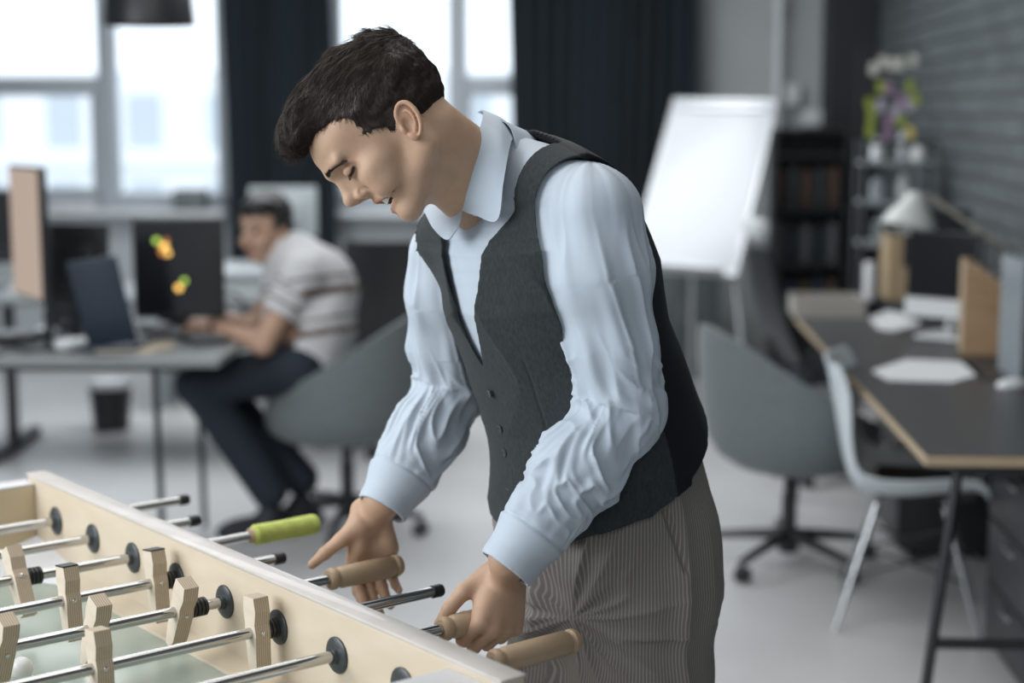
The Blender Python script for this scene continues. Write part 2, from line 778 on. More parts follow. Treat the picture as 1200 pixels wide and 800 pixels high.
# ---- brick wall painted dark grey: real courses as relief in the shader
BR = mat('painted_brick', (0.105, 0.120, 0.125), rough=0.45, spec=0.45)
nt = BR.node_tree
b = nt.nodes['Principled BSDF']
tc = nt.nodes.new('ShaderNodeTexCoord')
mp = nt.nodes.new('ShaderNodeMapping')
mp.inputs['Rotation'].default_value = (0, 0, 0)
sx = nt.nodes.new('ShaderNodeSeparateXYZ')
cx = nt.nodes.new('ShaderNodeCombineXYZ')
nt.links.new(tc.outputs['Object'], sx.inputs[0])
nt.links.new(sx.outputs['Y'], cx.inputs['X'])
nt.links.new(sx.outputs['Z'], cx.inputs['Y'])
bk = nt.nodes.new('ShaderNodeTexBrick')
bk.inputs['Scale'].default_value = 1.0
bk.inputs['Brick Width'].default_value = 0.26
bk.inputs['Row Height'].default_value = 0.085
bk.inputs['Mortar Size'].default_value = 0.007
bk.inputs['Mortar Smooth'].default_value = 0.35
bk.inputs['Color1'].default_value = (0.125, 0.142, 0.148, 1)
bk.inputs['Color2'].default_value = (0.088, 0.101, 0.108, 1)
bk.inputs['Mortar'].default_value = (0.040, 0.047, 0.052, 1)
nt.links.new(cx.outputs[0], bk.inputs['Vector'])
nt.links.new(bk.outputs['Color'], b.inputs['Base Color'])
nz = nt.nodes.new('ShaderNodeTexNoise')
nz.inputs['Scale'].default_value = 30
nt.links.new(cx.outputs[0], nz.inputs['Vector'])
ad = nt.nodes.new('ShaderNodeMath')
ad.operation = 'MULTIPLY_ADD'
ad.inputs[1].default_value = 0.3
nt.links.new(nz.outputs['Fac'], ad.inputs[0])
iv = nt.nodes.new('ShaderNodeMath')
iv.operation = 'SUBTRACT'
iv.inputs[0].default_value = 1.0
nt.links.new(bk.outputs['Fac'], iv.inputs[1])
nt.links.new(iv.outputs[0], ad.inputs[2])
bp = nt.nodes.new('ShaderNodeBump')
bp.inputs['Distance'].default_value = 0.012
bp.inputs['Strength'].default_value = 1.0
nt.links.new(ad.outputs[0], bp.inputs['Height'])
nt.links.new(bp.outputs[0], b.inputs['Normal'])
me_ = MB()
me_.box((0, 0, 1.65), (0.2, 11.2, 3.3))
wr = me_.build('wall_right', BR, origin=(0, 0, 0))
wr.location = tuple(rm(B_R + 0.1, 4.8, 0))
wr.rotation_euler = (0, 0, RZ)
tag(wr, kind='structure')

# ---- windows: white frames, glass, sill
WF = mat('white_window_frame', (0.45, 0.49, 0.53), rough=0.5)
GL = mat('window_glass', (0.95, 0.98, 1.0), rough=0.0, trans=1.0, ior=1.02, spec=0.1)


def window(n, b0, b1, mull, trans_rows):
    root = empty('window_%d' % n, rm((b0 + b1) / 2, A_BACK, SILL_H), RZ)
    tag(root, kind='structure')
    inv = lambda p: ROT.T @ (np.asarray(p) - np.array(root.location))
    mb = MB()

    def bar(x0, x1, h0, h1, d0=0.04, d1=0.13):
        c = rm((x0 + x1) / 2, A_BACK + (d0 + d1) / 2, (h0 + h1) / 2)
        mb.box(inv(c), (x1 - x0, d1 - d0, h1 - h0), None, 0, 0.008)
    bar(b0, b1, SILL_H, SILL_H + 0.10)
    bar(b0, b1, 2.90, 3.0)
    bar(b0, b0 + 0.07, SILL_H, 3.0)
    bar(b1 - 0.07, b1, SILL_H, 3.0)
    for (u0, u1) in mull:
        bar(rb(u0, A_BACK), rb(u1, A_BACK), SILL_H, 3.0, 0.02, 0.15)
    for (u0, u1, v0, v1) in trans_rows:
        bar(rb(u0, A_BACK), rb(u1, A_BACK), hY(v1, A_BACK), hY(v0, A_BACK))
    mb.build('window_frame', WF, root, smooth=True)
    g = MB()
    g.box(inv(rm((b0 + b1) / 2, A_BACK + 0.09, (SILL_H + 3) / 2)), (b1 - b0 - 0.05, 0.006, 3 - SILL_H - 0.05))
    g.build('window_glass', GL, root)
    s_ = MB()
    s_.box(inv(rm((b0 + b1) / 2, A_BACK - 0.07, SILL_H - 0.015)), (b1 - b0 + 0.02, 0.20, 0.035), None, 0, 0.008)
    s_.build('window_sill', mat('white_sill', (0.78, 0.81, 0.83), rough=0.3), root, smooth=True)
    return root


window(1, wins[0][0], wins[0][1], [(118, 137), (-130, -112)], [(-112, 118, 90, 112), (-112, -108, 112, 230), (108, 119, 112, 230), (-112, 118, 222, 232), (-260, -130, 90, 112)])
window(2, wins[1][0], wins[1][1], [(526, 546)], [(546, 640, 90, 112), (546, 551, 112, 240)])

# ---- what stands outside: a pale block across the street
OUTM = mat('pale_render_facade', (0.80, 0.82, 0.84), rough=0.9)
OUTG = mat('grey_facade_glass', (0.50, 0.55, 0.60), rough=0.3)
root = empty('apartment_building', rm(-7, 34, -8), RZ)
tag(root, 'pale apartment building across the street seen through the left windows', 'building')
mb = MB()
mb.box((0, 4, 5.2), (16, 8, 10.4))
mb.box((0, -0.12, 8.6), (16.2, 0.3, 0.35))
mb.build('facade', OUTM, root)
for k in range(9):
    w_ = MB()
    w_.box((-7 + k * 1.75, -0.02, 9.3), (0.7, 0.1, 1.2))
    w_.build('facade_window', OUTG, root)
    w_ = MB()
    w_.box((-7 + k * 1.75, -0.02, 7.3), (0.7, 0.1, 1.5))
    w_.build('facade_window', OUTG, root)
root = empty('glazed_tower', rm(4.5, 40, -8), RZ)
tag(root, 'grey tower block far outside the narrow pane of the middle window', 'building')
mb = MB()
mb.box((0, 3, 5.5), (3.0, 6, 11.0))
mb.build('facade', mat('tower_grey', (0.75, 0.78, 0.82), rough=0.7), root)
for k in range(3):
    w_ = MB()
    w_.box((-0.9 + 0.9 * k, -0.03, 8.8), (0.45, 0.1, 3.2))
    w_.build('facade_window', OUTG, root)
mb = MB()
rbox_room(mb, -40, 30, 14, 60, -8.1, -8.0)
tag(mb.build('street', mat('street_grey', (0.5, 0.5, 0.5), rough=0.9)), kind='structure')

# ---- curtains
CUR = mat('navy_curtain_velvet', (0.005, 0.013, 0.020), rough=0.9, sheen=0.05)


def curtain(u0, u1, a, h0, h1, folds, amp, label, seed):
    r_ = random.Random(seed)
    b0, b1 = rb(u0, a), rb(u1, a)
    nx = folds * 12 + 1
    G = []
    ph_ = [r_.uniform(-0.4, 0.4) for _ in range(folds + 2)]
    for i in range(nx):
        t = i / (nx - 1)
        col_ = []
        for k in range(9):
            h = h0 + (h1 - h0) * k / 8
            w = t * folds + 0.25 * math.sin(t * 9 + k * 0.25)
            am = amp * (0.7 + 0.3 * math.sin(t * 13 + seed))
            d = am * math.sin(2 * PI * w) + 0.25 * am * math.sin(4 * PI * w + 1 + 0.3 * k)
            col_.append(rm(b0 + (b1 - b0) * t + 0.02 * math.sin(k * 0.6 + t * 6), a + d, h))
        G.append(col_)
    mb = MB()
    mb.grid(G, thick=0.006)
    o = mb.build('curtain', CUR, smooth=70)
    tag(o, label, 'curtain', 'floor-length curtains at the windows')


curtain(264, 392, 9.92, 0.03, 3.15, 9, 0.05, 'dark navy curtain hanging between the two windows, behind the seated person', 3)
curtain(597, 812, 9.92, 0.03, 3.15, 13, 0.055, 'wide dark navy curtain hanging behind the white flipchart', 5)

# ---- pipe and boxes on the plaster wall
PIPE = mat('pale_grey_pipe_paint', (0.62, 0.65, 0.66), rough=0.4)
root = empty('wall_pipe', rm(rb(908, 10.0), 10.02, 0))
tag(root, 'pale vertical pipe running up the grey wall above the flipchart', 'pipe')
mb = MB()
mb.tube([(0, 0, 1.35), (0, 0, 3.28)], 0.026, 14)
mb.build('pipe', PIPE, root, smooth=True)
for h in (1.55, 2.18, 2.9):
    mb = MB()
    mb.tube([(0, 0, h - 0.02), (0, 0, h + 0.02)], 0.034, 14)
    mb.box((0.0, 0.06, h), (0.03, 0.12, 0.03))
    mb.build('pipe_bracket', PIPE, root, smooth=True)
for (u, v, w, h_, lab) in ((925, 112, 0.09, 0.13, 'small white junction box beside the vertical pipe on the grey wall'),
                           (950, 138, 0.13, 0.10, 'wider white junction box near the dark pillar on the grey wall')):
    mb = MB()
    rbox_room(mb, rb(u, 10.1) - w / 2, rb(u, 10.1) + w / 2, 10.06, 10.15, hY(v, 10.1) - h_ / 2, hY(v, 10.1) + h_ / 2, 0.01)
    tag(mb.build('junction_box', PIPE, smooth=True), lab, 'box')
# ================================================================== FOOSBALL TABLE
TO = V(-0.7912, 2.7453, CAM_H - 0.7046)
TR = V(0.78014, 0.62561, 0)
TW = V(0.62561, -0.78014, 0)
TYAW = math.atan2(TR[1], TR[0])
TB = np.array([TR, -TW, V(0, 0, 1)]).T         # local x = out along the rods, local y = towards the far end


def tp(x, t, z):
    """x out from the inner face of the side wall, t towards the viewer, z above the rod axis"""
    return TO + TR * x + TW * t + V(0, 0, z)


def wood(name, c0, c1, scale=(1, 1, 12), freq=6, rough=0.45, spec=0.4, coat=0.1):
    m = mat(name, c0, rough=rough, spec=spec, coat=coat)
    nt = m.node_tree
    tc = nt.nodes.new('ShaderNodeTexCoord')
    mp = nt.nodes.new('ShaderNodeMapping')
    mp.inputs['Scale'].default_value = scale
    n = nt.nodes.new('ShaderNodeTexNoise')
    n.inputs['Scale'].default_value = freq
    n.inputs['Detail'].default_value = 5
    n.inputs['Distortion'].default_value = 0.4
    r = nt.nodes.new('ShaderNodeValToRGB')
    r.color_ramp.elements[0].position = 0.35
    r.color_ramp.elements[0].color = (*c0, 1)
    r.color_ramp.elements[1].position = 0.68
    r.color_ramp.elements[1].color = (*c1, 1)
    nt.links.new(tc.outputs['Object'], mp.inputs[0])
    nt.links.new(mp.outputs[0], n.inputs['Vector'])
    nt.links.new(n.outputs['Fac'], r.inputs[0])
    nt.links.new(r.outputs[0], nt.nodes['Principled BSDF'].inputs['Base Color'])
    return m


def ply(name, c0, c1, axis, period):
    """edge grain of plywood: thin layers across one local axis"""
    m = mat(name, c0, rough=0.6, spec=0.3)
    nt = m.node_tree
    tc = nt.nodes.new('ShaderNodeTexCoord')
    w = nt.nodes.new('ShaderNodeTexWave')
    w.wave_type = 'BANDS'
    w.bands_direction = axis
    w.inputs['Scale'].default_value = 0.314 / period
    w.inputs['Distortion'].default_value = 1.2
    w.inputs['Detail'].default_value = 2
    w.inputs['Detail Scale'].default_value = 4
    r = nt.nodes.new('ShaderNodeValToRGB')
    r.color_ramp.elements[0].position = 0.2
    r.color_ramp.elements[0].color = (*c0, 1)
    r.color_ramp.elements[1].position = 0.8
    r.color_ramp.elements[1].color = (*c1, 1)
    nt.links.new(tc.outputs['Object'], w.inputs['Vector'])
    nt.links.new(w.outputs['Color'], r.inputs[0])
    nt.links.new(r.outputs[0], nt.nodes['Principled BSDF'].inputs['Base Color'])
    return m


BIRCH = wood('birch_plywood_face', (0.58, 0.485, 0.36), (0.63, 0.535, 0.41), (1.0, 3.0, 8), 3)
RIMT = wood('worn_varnished_rim', (0.52, 0.48, 0.44), (0.60, 0.56, 0.52), (1, 1, 1), 14, rough=0.42, spec=0.5, coat=0.15)
BIRCHD = wood('honey_plywood', (0.50, 0.40, 0.26), (0.56, 0.46, 0.31), (1, 1, 6), 4)
CHROME = mat('polished_steel', (0.50, 0.50, 0.49), rough=0.12, metal=1.0)
BLKR = mat('black_rubber_grip', (0.012, 0.013, 0.014), rough=0.45)
FLG = mat('dark_grey_plastic', (0.035, 0.042, 0.045), rough=0.38)
HND = wood('turned_wood_handle', (0.36, 0.25, 0.15), (0.43, 0.31, 0.20), (1, 1, 1), 8, rough=0.42)
GREEN = mat('lime_green_tape', (0.46, 0.52, 0.12), rough=0.7, noise=(50, 0.2, (1, 1, 1)))
FIELD = mat('pale_green_field', (0.36, 0.42, 0.37), rough=0.22, spec=0.5, noise=(5, 0.04, (1, 1, 1)))
WHITEL = mat('white_laminate', (0.72, 0.72, 0.74), rough=0.3)

tbl = empty('foosball_table', (TO[0], TO[1], 0))
tbl.rotation_euler = (0, 0, TYAW)
tag(tbl, 'pale plywood foosball table with a light green playing field, in front of the standing person', 'foosball table')


def tl(x, t, z):
    return np.array([x, -t, TO[2] + z])


def tbox(mb, x0, x1, t0, t1, z0, z1, bev=0.0, mi=0):
    mb.box(tl((x0 + x1) / 2, (t0 + t1) / 2, (z0 + z1) / 2), (x1 - x0, t1 - t0, z1 - z0), None, mi, bev)


WI = 0.68       # inner width of the playing box
FZ = -0.086
for (x0, x1) in ((0.0, 0.037), (-WI - 0.037, -WI)):
    # profile with a rounded rim, extruded along the table with rounded ends
    mb = MB()
    tbox(mb, x0, x1, -0.13, 1.245, -0.36, 0.0595, 0.006)
    mb.build('side_wall', BIRCH, tbl, smooth=True)
    mb = MB()
    tbox(mb, x0 - 0.0005, x1 + 0.0005, -0.1305, 1.2455, 0.0575, 0.0625, 0.0024)
    mb.build('rim_cap', RIMT, tbl, smooth=True)
for (t0, t1) in ((-0.135, -0.090), (1.145, 1.24)):
    mb = MB()
    mid = -WI / 2
    inner_hi, zt = 0.047, 0.047
    # end board with the goal mouth cut out
    tbox(mb, -WI, mid - 0.10, t0, t1, -0.36, zt, 0.003)
    tbox(mb, mid + 0.10, 0.0, t0, t1, -0.36, zt, 0.003)
    tbox(mb, mid - 0.10, mid + 0.10, t0, t1, -0.005, zt, 0.003)
    tbox(mb, mid - 0.10, mid + 0.10, t0, t1, -0.36, FZ, 0.003)
    mb.build('end_board', BIRCHD, tbl, smooth=True)
    mb = MB()
    tbox(mb, -WI, 0.0, t0, t1, zt - 0.001, zt + 0.004, 0.002)
    mb.build('end_cap', WHITEL, tbl, smooth=True)
mb = MB()
tbox(mb, -WI, 0, -0.09, 1.145, FZ - 0.012, FZ)
mb.build('playing_field', FIELD, tbl)
mb = MB()
tbox(mb, -WI, 0, -0.09, 1.145, -0.36, -0.34)
mb.build('bottom_board', BIRCH, tbl)
# sloping side strips along the field and white corner ramps
for x0, sg in ((0.0, -1), (-WI, 1)):
    mb = MB()
    prof = [tl(x0, -0.09, FZ), tl(x0 + sg * 0.034, -0.09, FZ), tl(x0 + sg * 0.032, -0.09, FZ + 0.004), tl(x0, -0.09, FZ + 0.014)]
    mb.prism(prof, tl(0, 1.145, 0) - tl(0, -0.09, 0))
    mb.build('edge_strip', BIRCH, tbl)
    for t_, st in ((-0.09, 1), (1.145, -1)):
        mb = MB()
        z = FZ + 0.001
        P = [tl(x0, t_, z), tl(x0 + sg * 0.15, t_, z), tl(x0, t_ + st * 0.26, z), tl(x0, t_, z + 0.040)]
        mb.add(P, [(0, 1, 2), (0, 3, 1), (1, 3, 2), (2, 3, 0)])
        mb.build('corner_ramp', WHITEL, tbl)
# legs
for x in (0.0 - 0.03, -WI + 0.03):
    for t in (-0.06, 1.17):
        mb = MB()
        mb.box((x, -t, (TO[2] - 0.36) / 2 + 0.0), (0.07, 0.07, TO[2] - 0.36 + 0.02), None, 0, 0.006)
        mb.build('leg', BIRCH, tbl, smooth=True)
# bearings
for i in range(8):
    for x, sg in ((0.0, -1), (0.037, 1), (-WI, 1), (-WI - 0.037, -1)):
        mb = MB()
        mb.lathe(tl(x, 0.15 * i, 0), (sg, 0, 0), [(0, 0.0245), (0.0025, 0.0245), (0.0040, 0.0225), (0.0048, 0.0150), (0.0055, 0.0115), (0.0100, 0.0105), (0.0104, 0.0084), (0.004, 0.0082)], 32)
        mb.build('bearing', FLG, tbl, smooth=True)


def t_at(i, u):
    """distance out along rod i at which it passes column u"""
    lo, hi = -1.2, 1.2
    for _ in range(50):
        m = (lo + hi) / 2
        P = TO + TW * 0.15 * i + TR * m - CO
        uu = 600 + F_PX * (P @ CR) / (P @ CF)
        if uu < u:
            lo = m
        else:
            hi = m
    return (lo + hi) / 2


PLY = ply('player_plywood_edge', (0.40, 0.31, 0.22), (0.56, 0.46, 0.34), 'X', 0.0033)
PLYF = wood('player_birch_face', (0.66, 0.56, 0.44), (0.72, 0.62, 0.50), (1, 1, 5), 10)
SCREW = mat('steel_screw', (0.6, 0.6, 0.58), rough=0.25, metal=1.0)


def player_mesh(parent, x, ang, blacktop):
    """one wooden player on the rod, local x along the rod"""
    prof = [(0.014, 0.050), (-0.013, 0.050), (-0.0165, 0.030), (-0.0125, 0.012), (-0.0150, 0.000), (-0.0135, -0.020), (-0.0125, -0.046), (-0.0095, -0.052),
            (-0.0095, -0.060), (0.0060, -0.060), (0.0100, -0.044), (0.0125, -0.020), (0.0150, 0.000), (0.0135, 0.012), (0.0165, 0.030)]
    w = 0.0235
    o = MB()
    n = len(prof)
    vs = [V(-w / 2, y, z) for y, z in prof] + [V(w / 2, y, z) for y, z in prof]
    o.add(vs, [tuple(range(n)), tuple(reversed(range(n, 2 * n)))], 1)
    o.add(vs, [(i, (i + 1) % n, n + (i + 1) % n, n + i) for i in range(n)], 0)
    p = o.build('player', [PLY, PLYF], parent, weld=0.00001)
    p.location = (x, 0, 0)
    p.rotation_euler = (ang, 0, 0)
    bv_ = p.modifiers.new('bevel', 'BEVEL')
    bv_.width = 0.0008
    bv_.segments = 2
    s_ = MB()
    s_.lathe((0, 0.0145, 0.0), (0, 1, 0), [(-0.002, 0.0035), (0.0015, 0.0035), (0.0026, 0.002), (0.0026, 0)], 12)
    s_.lathe((0, -0.0145, 0.0), (0, -1, 0), [(-0.002, 0.0035), (0.0015, 0.0035), (0.0026, 0.002), (0.0026, 0)], 12)
    s_.build('screw', SCREW, p, smooth=True)
    if blacktop:
        c_ = MB()
        c_.box((0, 0.0005, 0.0505), (w + 0.0006, 0.0276, 0.0024), None, 0, 0.0006)
        c_.build('black_cap', BLKR, p)
    return p


labels = [
    'steel foosball rod with black tip furthest from the viewer, at the table end',
    'steel foosball rod with black tip, second from the far end of the table',
    'steel foosball rod with the lime green taped handle',
    'steel foosball rod carrying the black-topped wooden players',
    'steel foosball rod whose wooden handle lies in the open palm',
    'steel foosball rod with black tip between the two hands',
    'steel foosball rod whose wooden handle is gripped by the closed hand',
    'steel foosball rod with wooden handle against the striped trousers, nearest the viewer',
]
tips = {0: ('cap', 217), 1: ('cap', 229), 2: ('green', 296, 371), 3: ('cap', 329), 4: ('wood', 386, 468), 5: ('cap', 514), 6: ('wood', 518, 0), 7: ('wood', 578, 676)}
players = {2: [(22, -0.55, False)], 3: [(82, -0.12, True), (184, -0.14, True)], 4: [(4, 0.45, False), (112, 0.42, False), (213, 0.42, False)],
           5: [(118, -0.10, False), (302, -0.06, False), (-60, -0.1, False)], 6: [], 7: []}
bump_u = {2: [39], 3: [203], 4: [232], 5: [319]}
for i in range(8):
    root = empty('foosball_rod', TO + TW * 0.15 * i)
    root.rotation_euler = (0, 0, TYAW)
    tag(root, labels[i], 'foosball rod', 'rods of the foosball table')
    k = tips[i]
    te = t_at(i, k[1])
    mb = MB()
    mb.lathe((-1.02, 0, 0), (1, 0, 0), [(0, 0.0055), (0, 0.0079), (te + 1.02, 0.0079), (te + 1.02, 0.005)], 28)
    mb.build('tube', CHROME, root, smooth=True)
    if k[0] == 'cap':
        mb = MB()
        mb.lathe((te - 0.012, 0, 0), (1, 0, 0), [(0, 0.0079), (0, 0.0096), (0.015, 0.0098), (0.018, 0.0085), (0.018, 0)], 24)
        mb.build('end_cap', BLKR, root, smooth=True)
    elif k[0] == 'wood':
        L = (t_at(i, k[2]) - te) if k[2] else 0.125
        L = min(max(L, 0.11), 0.14)
        R = 0.0168
        pf = [(-0.002, 0.008), (-0.002, 0.0135), (0.001, 0.0165), (0.005, 0.0172), (0.009, 0.0165), (0.0115, 0.0135), (0.0135, 0.0130), (0.0155, 0.0150), (0.019, R),
              (L / 2, R + 0.0004), (L - 0.018, R), (L - 0.0155, 0.0150), (L - 0.0135, 0.0142), (L - 0.0115, 0.0150), (L - 0.009, 0.0172), (L - 0.004, 0.0172), (L, 0.0150), (L + 0.001, 0.010), (L + 0.001, 0)]
        mb = MB()
        mb.lathe((te, 0, 0), (1, 0, 0), pf, 40)
        mb.build('handle', HND, root, smooth=True)
    else:
        L = t_at(i, k[2]) - te
        pf = [(-0.003, 0.008), (-0.003, 0.013), (0.0, 0.0145)]
        nr = 15
        for j in range(nr * 4 + 1):
            d = 0.004 + (L - 0.008) * j / (nr * 4)
            pf.append((d, 0.0166 + 0.0012 * math.sin(j / 4 * 2 * PI) + 0.0004 * math.sin(j * 1.7)))
        pf += [(L - 0.001, 0.0150), (L, 0.010), (L, 0)]
        mb = MB()
        mb.lathe((te, 0, 0), (1, 0, 0), pf, 32)
        h = mb.build('handle', GREEN, root, smooth=80)
        h['label'] = 'handle wrapped in lime green tape'
        mb = MB()
        mb.lathe((te - 0.006, 0, 0), (1, 0, 0), [(0, 0.0082), (0, 0.0125), (0.006, 0.0140), (0.0062, 0)], 32)
        mb.build('handle_end', HND, root, smooth=True)
    for (u, ang, bt) in players.get(i, []):
        player_mesh(root, t_at(i, u), ang, bt)
    for u in bump_u.get(i, []):
        x = t_at(i, u)
        mb = MB()
        pf = [(-0.012, 0.008)]
        for j in range(4):
            b0 = -0.012 + 0.006 * j
            pf += [(b0, 0.0118), (b0 + 0.0008, 0.0135), (b0 + 0.0045, 0.0135), (b0 + 0.0053, 0.0118)]
        pf += [(0.012, 0.0118), (0.012, 0.008)]
        mb.lathe((x, 0, 0), (1, 0, 0), pf, 28)
        mb.build('bumper', BLKR, root, smooth=True)
# the ball lies on the field
bp_ = ph(25, 783, TO[2] + FZ + 0.0165)
bm = bmesh.new()
bmesh.ops.create_uvsphere(bm, u_segments=32, v_segments=20, radius=0.0165)
me = bpy.data.meshes.new('ball')
bm.to_mesh(me)
bm.free()
me.polygons.foreach_set('use_smooth', [True] * len(me.polygons))
me.materials.append(mat('white_ball_plastic', (0.75, 0.75, 0.72), rough=0.35))
ball = bpy.data.objects.new('ball', me)
COL.objects.link(ball)
ball.location = tuple(bp_)
tag(ball, 'small white foosball lying on the pale green playing field', 'ball')
# ================================================================== THE MAN AT THE TABLE
TF = nrm([-0.87, -0.49, 0])          # the way his chest faces
# ---- table frame, shared with the foosball table
TO = V(-0.7912, 2.7453, CAM_H - 0.7046)      # centre of the first bushing
TR = V(0.78014, 0.62561, 0)                  # along the rods, outwards
TW = V(0.62561, -0.78014, 0)                 # along the side wall, towards the viewer
ROD_Z = TO[2]


def rodp(i, t):
    return TO + TW * 0.15 * i + TR * t


# ---- torso
sp_uvz = [(718, 690, 2.49), (710, 620, 2.475), (704, 545, 2.455), (688, 470, 2.435), (664, 400, 2.41), (644, 330, 2.385), (629, 275, 2.37), (622, 232, 2.36)]
sp = [pc(*p) for p in sp_uvz]
A_ = [0.138, 0.150, 0.152, 0.141, 0.135, 0.143, 0.128, 0.090]
B_ = [0.185, 0.185, 0.178, 0.172, 0.175, 0.190, 0.188, 0.140]
torso_l = loft(sp, [TF] * 8, None, A_, B_, 4)
SHL = pc(690, 243, 2.235)      # near shoulder
SHR = pc(520, 292, 2.50)       # far shoulder
NB = pc(592, 205, 2.345)       # base of the neck
yokeL = cone(pc(610, 202, 2.33), pc(684, 232, 2.245), 0.050, 0.047)
yokeR = cone(pc(585, 215, 2.37), pc(528, 278, 2.47), 0.050, 0.045)
torso = union([(torso_l, 0.0), (yokeL, 0.05), (yokeR, 0.05)])

# ---- arms
ELL = pc(733, 478, 2.27)
WRL = pc(607, 652, 2.215)
ELR = pc(534, 452, 2.60)
WRR = pc(449, 586, 2.52)

# ---- head frame (origin between the ears)
hx = (-0.66, -0.75, 0.0)
hz = (-0.75, 0.66, 0.0)
cam3 = np.array([CR, CU, -CF])      # right, up, towards the viewer
HX0, HZ0 = nrm(np.array(hx) @ cam3), nrm(np.array(hz) @ cam3)
HY0 = np.cross(HZ0, HX0)
psi = math.radians(4)
HX = math.cos(psi) * HX0 + math.sin(psi) * HY0
HY = np.cross(HZ0, HX)
HZ = HZ0
HM = np.array([HX, HY, HZ]).T       # local to world
HO = pc(477, 142, 2.185) - HY * 0.078
HS = 0.975


def hw(*p):
    return HO + HM @ (np.array(p) * HS)


def hloc(P):
    return ((P - HO) @ HM) / HS


# ---- head parts in head coordinates
def sy(f, *a, **k):
    """mirror pair helper: f takes s = +1 / -1"""
    return [f(s) for s in (1, -1)]


skull = [(ell((-0.004, 0, 0.050), (0.086, 0.0735, 0.077)), 0.0), (ell((0.054, 0, 0.057), (0.070, 0.063, 0.057)), 0.03)]
face_add = [
    (ell((0.048, 0, 0.000), (0.062, 0.058, 0.056)), 0.02),
    (ell((0.040, 0, -0.046), (0.050, 0.046, 0.040)), 0.02),
    (cone((0.085, -0.009, -0.073), (0.085, 0.009, -0.073), 0.0150, 0.0150), 0.016),
]
for s_ in (1, -1):
    face_add += [
        (ell((0.072, s_ * 0.044, -0.006), (0.027, 0.021, 0.020)), 0.018),                    # cheekbone
        (ell((0.076, s_ * 0.040, -0.030), (0.023, 0.019, 0.019)), 0.016),                    # smiling cheek
        (cone((0.006, s_ * 0.056, -0.040), (0.076, s_ * 0.022, -0.076), 0.013, 0.012), 0.022),  # jaw line
        (cone((0.000, s_ * 0.060, 0.0), (0.006, s_ * 0.056, -0.040), 0.014, 0.013), 0.02),
        (cone((0.118, s_ * 0.008, 0.041), (0.102, s_ * 0.046, 0.040), 0.0085, 0.007), 0.012),  # brow
    ]
nose = [
    (cone((0.100, 0, 0.028), (0.108, 0, -0.004), 0.0120, 0.0135), 0.012),
    (cone((0.112, 0, 0.032), (0.1270, 0, -0.001), 0.0078, 0.0080), 0.012),
    (ell((0.1270, 0, -0.0045), (0.0110, 0.0100, 0.0095)), 0.008),
    (cone((0.102, 0, -0.016), (0.119, 0, -0.011), 0.008, 0.0065), 0.006),
] + [(ell((0.1110, s * 0.0130, -0.0110), (0.0105, 0.0065, 0.0080)), 0.005) for s in (1, -1)]


def lip_arc(xm, zm, xc, yc, zc, n=8):
    return [V(xc + (xm - xc) * (1 - (t / yc) ** 2) ** 0.9, t, zc + (zm - zc) * (1 - (t / yc) ** 2)) for t in np.linspace(-yc, yc, n)]


UL = lip_arc(0.1050, -0.0320, 0.0740, 0.0345, -0.0450, 9)
LL = lip_arc(0.0975, -0.0585, 0.0735, 0.0335, -0.0460, 9)
lipu = chain(UL, [0.0025] + [0.0040] * 7 + [0.0025], 0.002)
lipl = chain(LL, [0.0025] + [0.0048] * 7 + [0.0025], 0.002)
lip_base = ell((0.074, 0, -0.042), (0.027, 0.034, 0.026))


def head_field(P, scalp=False):
    d = skull[0][0](P)
    d = smin(d, skull[1][0](P), 0.03)
    if scalp:
        return d
    for g, k in face_add:
        d = smin(d, g(P), k)
    d = smin(d, lip_base(P), 0.012)
    for s in (1, -1):       # eye sockets, temples
        d = smax(d, -ell((0.119, s * 0.036, 0.022), (0.020, 0.021, 0.0120))(P), 0.012)
        d = smax(d, -ell((0.075, s * 0.088, 0.038), (0.035, 0.018, 0.026))(P), 0.02)
    # philtrum, chin groove
    d = smax(d, -cone((0.114, 0, -0.0665), (0.100, 0, -0.0685), 0.004, 0.004)(P), 0.010)
    for g, k in nose:
        d = smin(d, g(P), k)
    for s in (1, -1):
        d = smax(d, -cone((0.120, s * 0.0070, -0.0215), (0.110, s * 0.0060, -0.009), 0.0032, 0.0025)(P), 0.003)   # nostril
        # smile crease from the nose wing round the mouth corner
        cr = chain([V(0.1105, s * 0.0190, -0.008), V(0.102, s * 0.031, -0.018), V(0.088, s * 0.0430, -0.034), V(0.074, s * 0.0445, -0.052)], [0.0024, 0.0034, 0.0036, 0.002])
        d = smax(d, -cr(P), 0.006)
        # closed looking-down eye: ball under the lids
        d = smin(d, ell((0.0955, s * 0.0345, 0.0215), (0.0140, 0.0160, 0.0120))(P), 0.003)
        # lid slit and lid fold
        sl = chain([V(0.1105, s * 0.0220, 0.0165), V(0.1080, s * 0.035, 0.0135), V(0.0940, s * 0.0505, 0.0165)], [0.0012, 0.0017, 0.0012])
        d = smax(d, -sl(P), 0.002)
        fo = chain([V(0.112, s * 0.0215, 0.0260), V(0.1090, s * 0.035, 0.0290), V(0.094, s * 0.051, 0.0235)], [0.0012, 0.0014, 0.001])
        d = smax(d, -fo(P), 0.004)
    # open smiling mouth
    mo = smin(chain([V(0.084, -0.0265, -0.0460), V(0.1015, 0, -0.0460), V(0.084, 0.0265, -0.0460)], [0.0080, 0.0115, 0.0080])(P),
              chain([V(0.077, -0.032, -0.0452), V(0.098, 0, -0.0450), V(0.077, 0.032, -0.0452)], [0.0042, 0.005, 0.0042])(P), 0.003)
    d = smin(d, lipu(P), 0.005)
    d = smin(d, lipl(P), 0.005)
    d = smax(d, -mo, 0.002)
    # ears
    for s in (1, -1):
        e = ear_field(P, s)
        d = smin(d, e, 0.004)
    return d


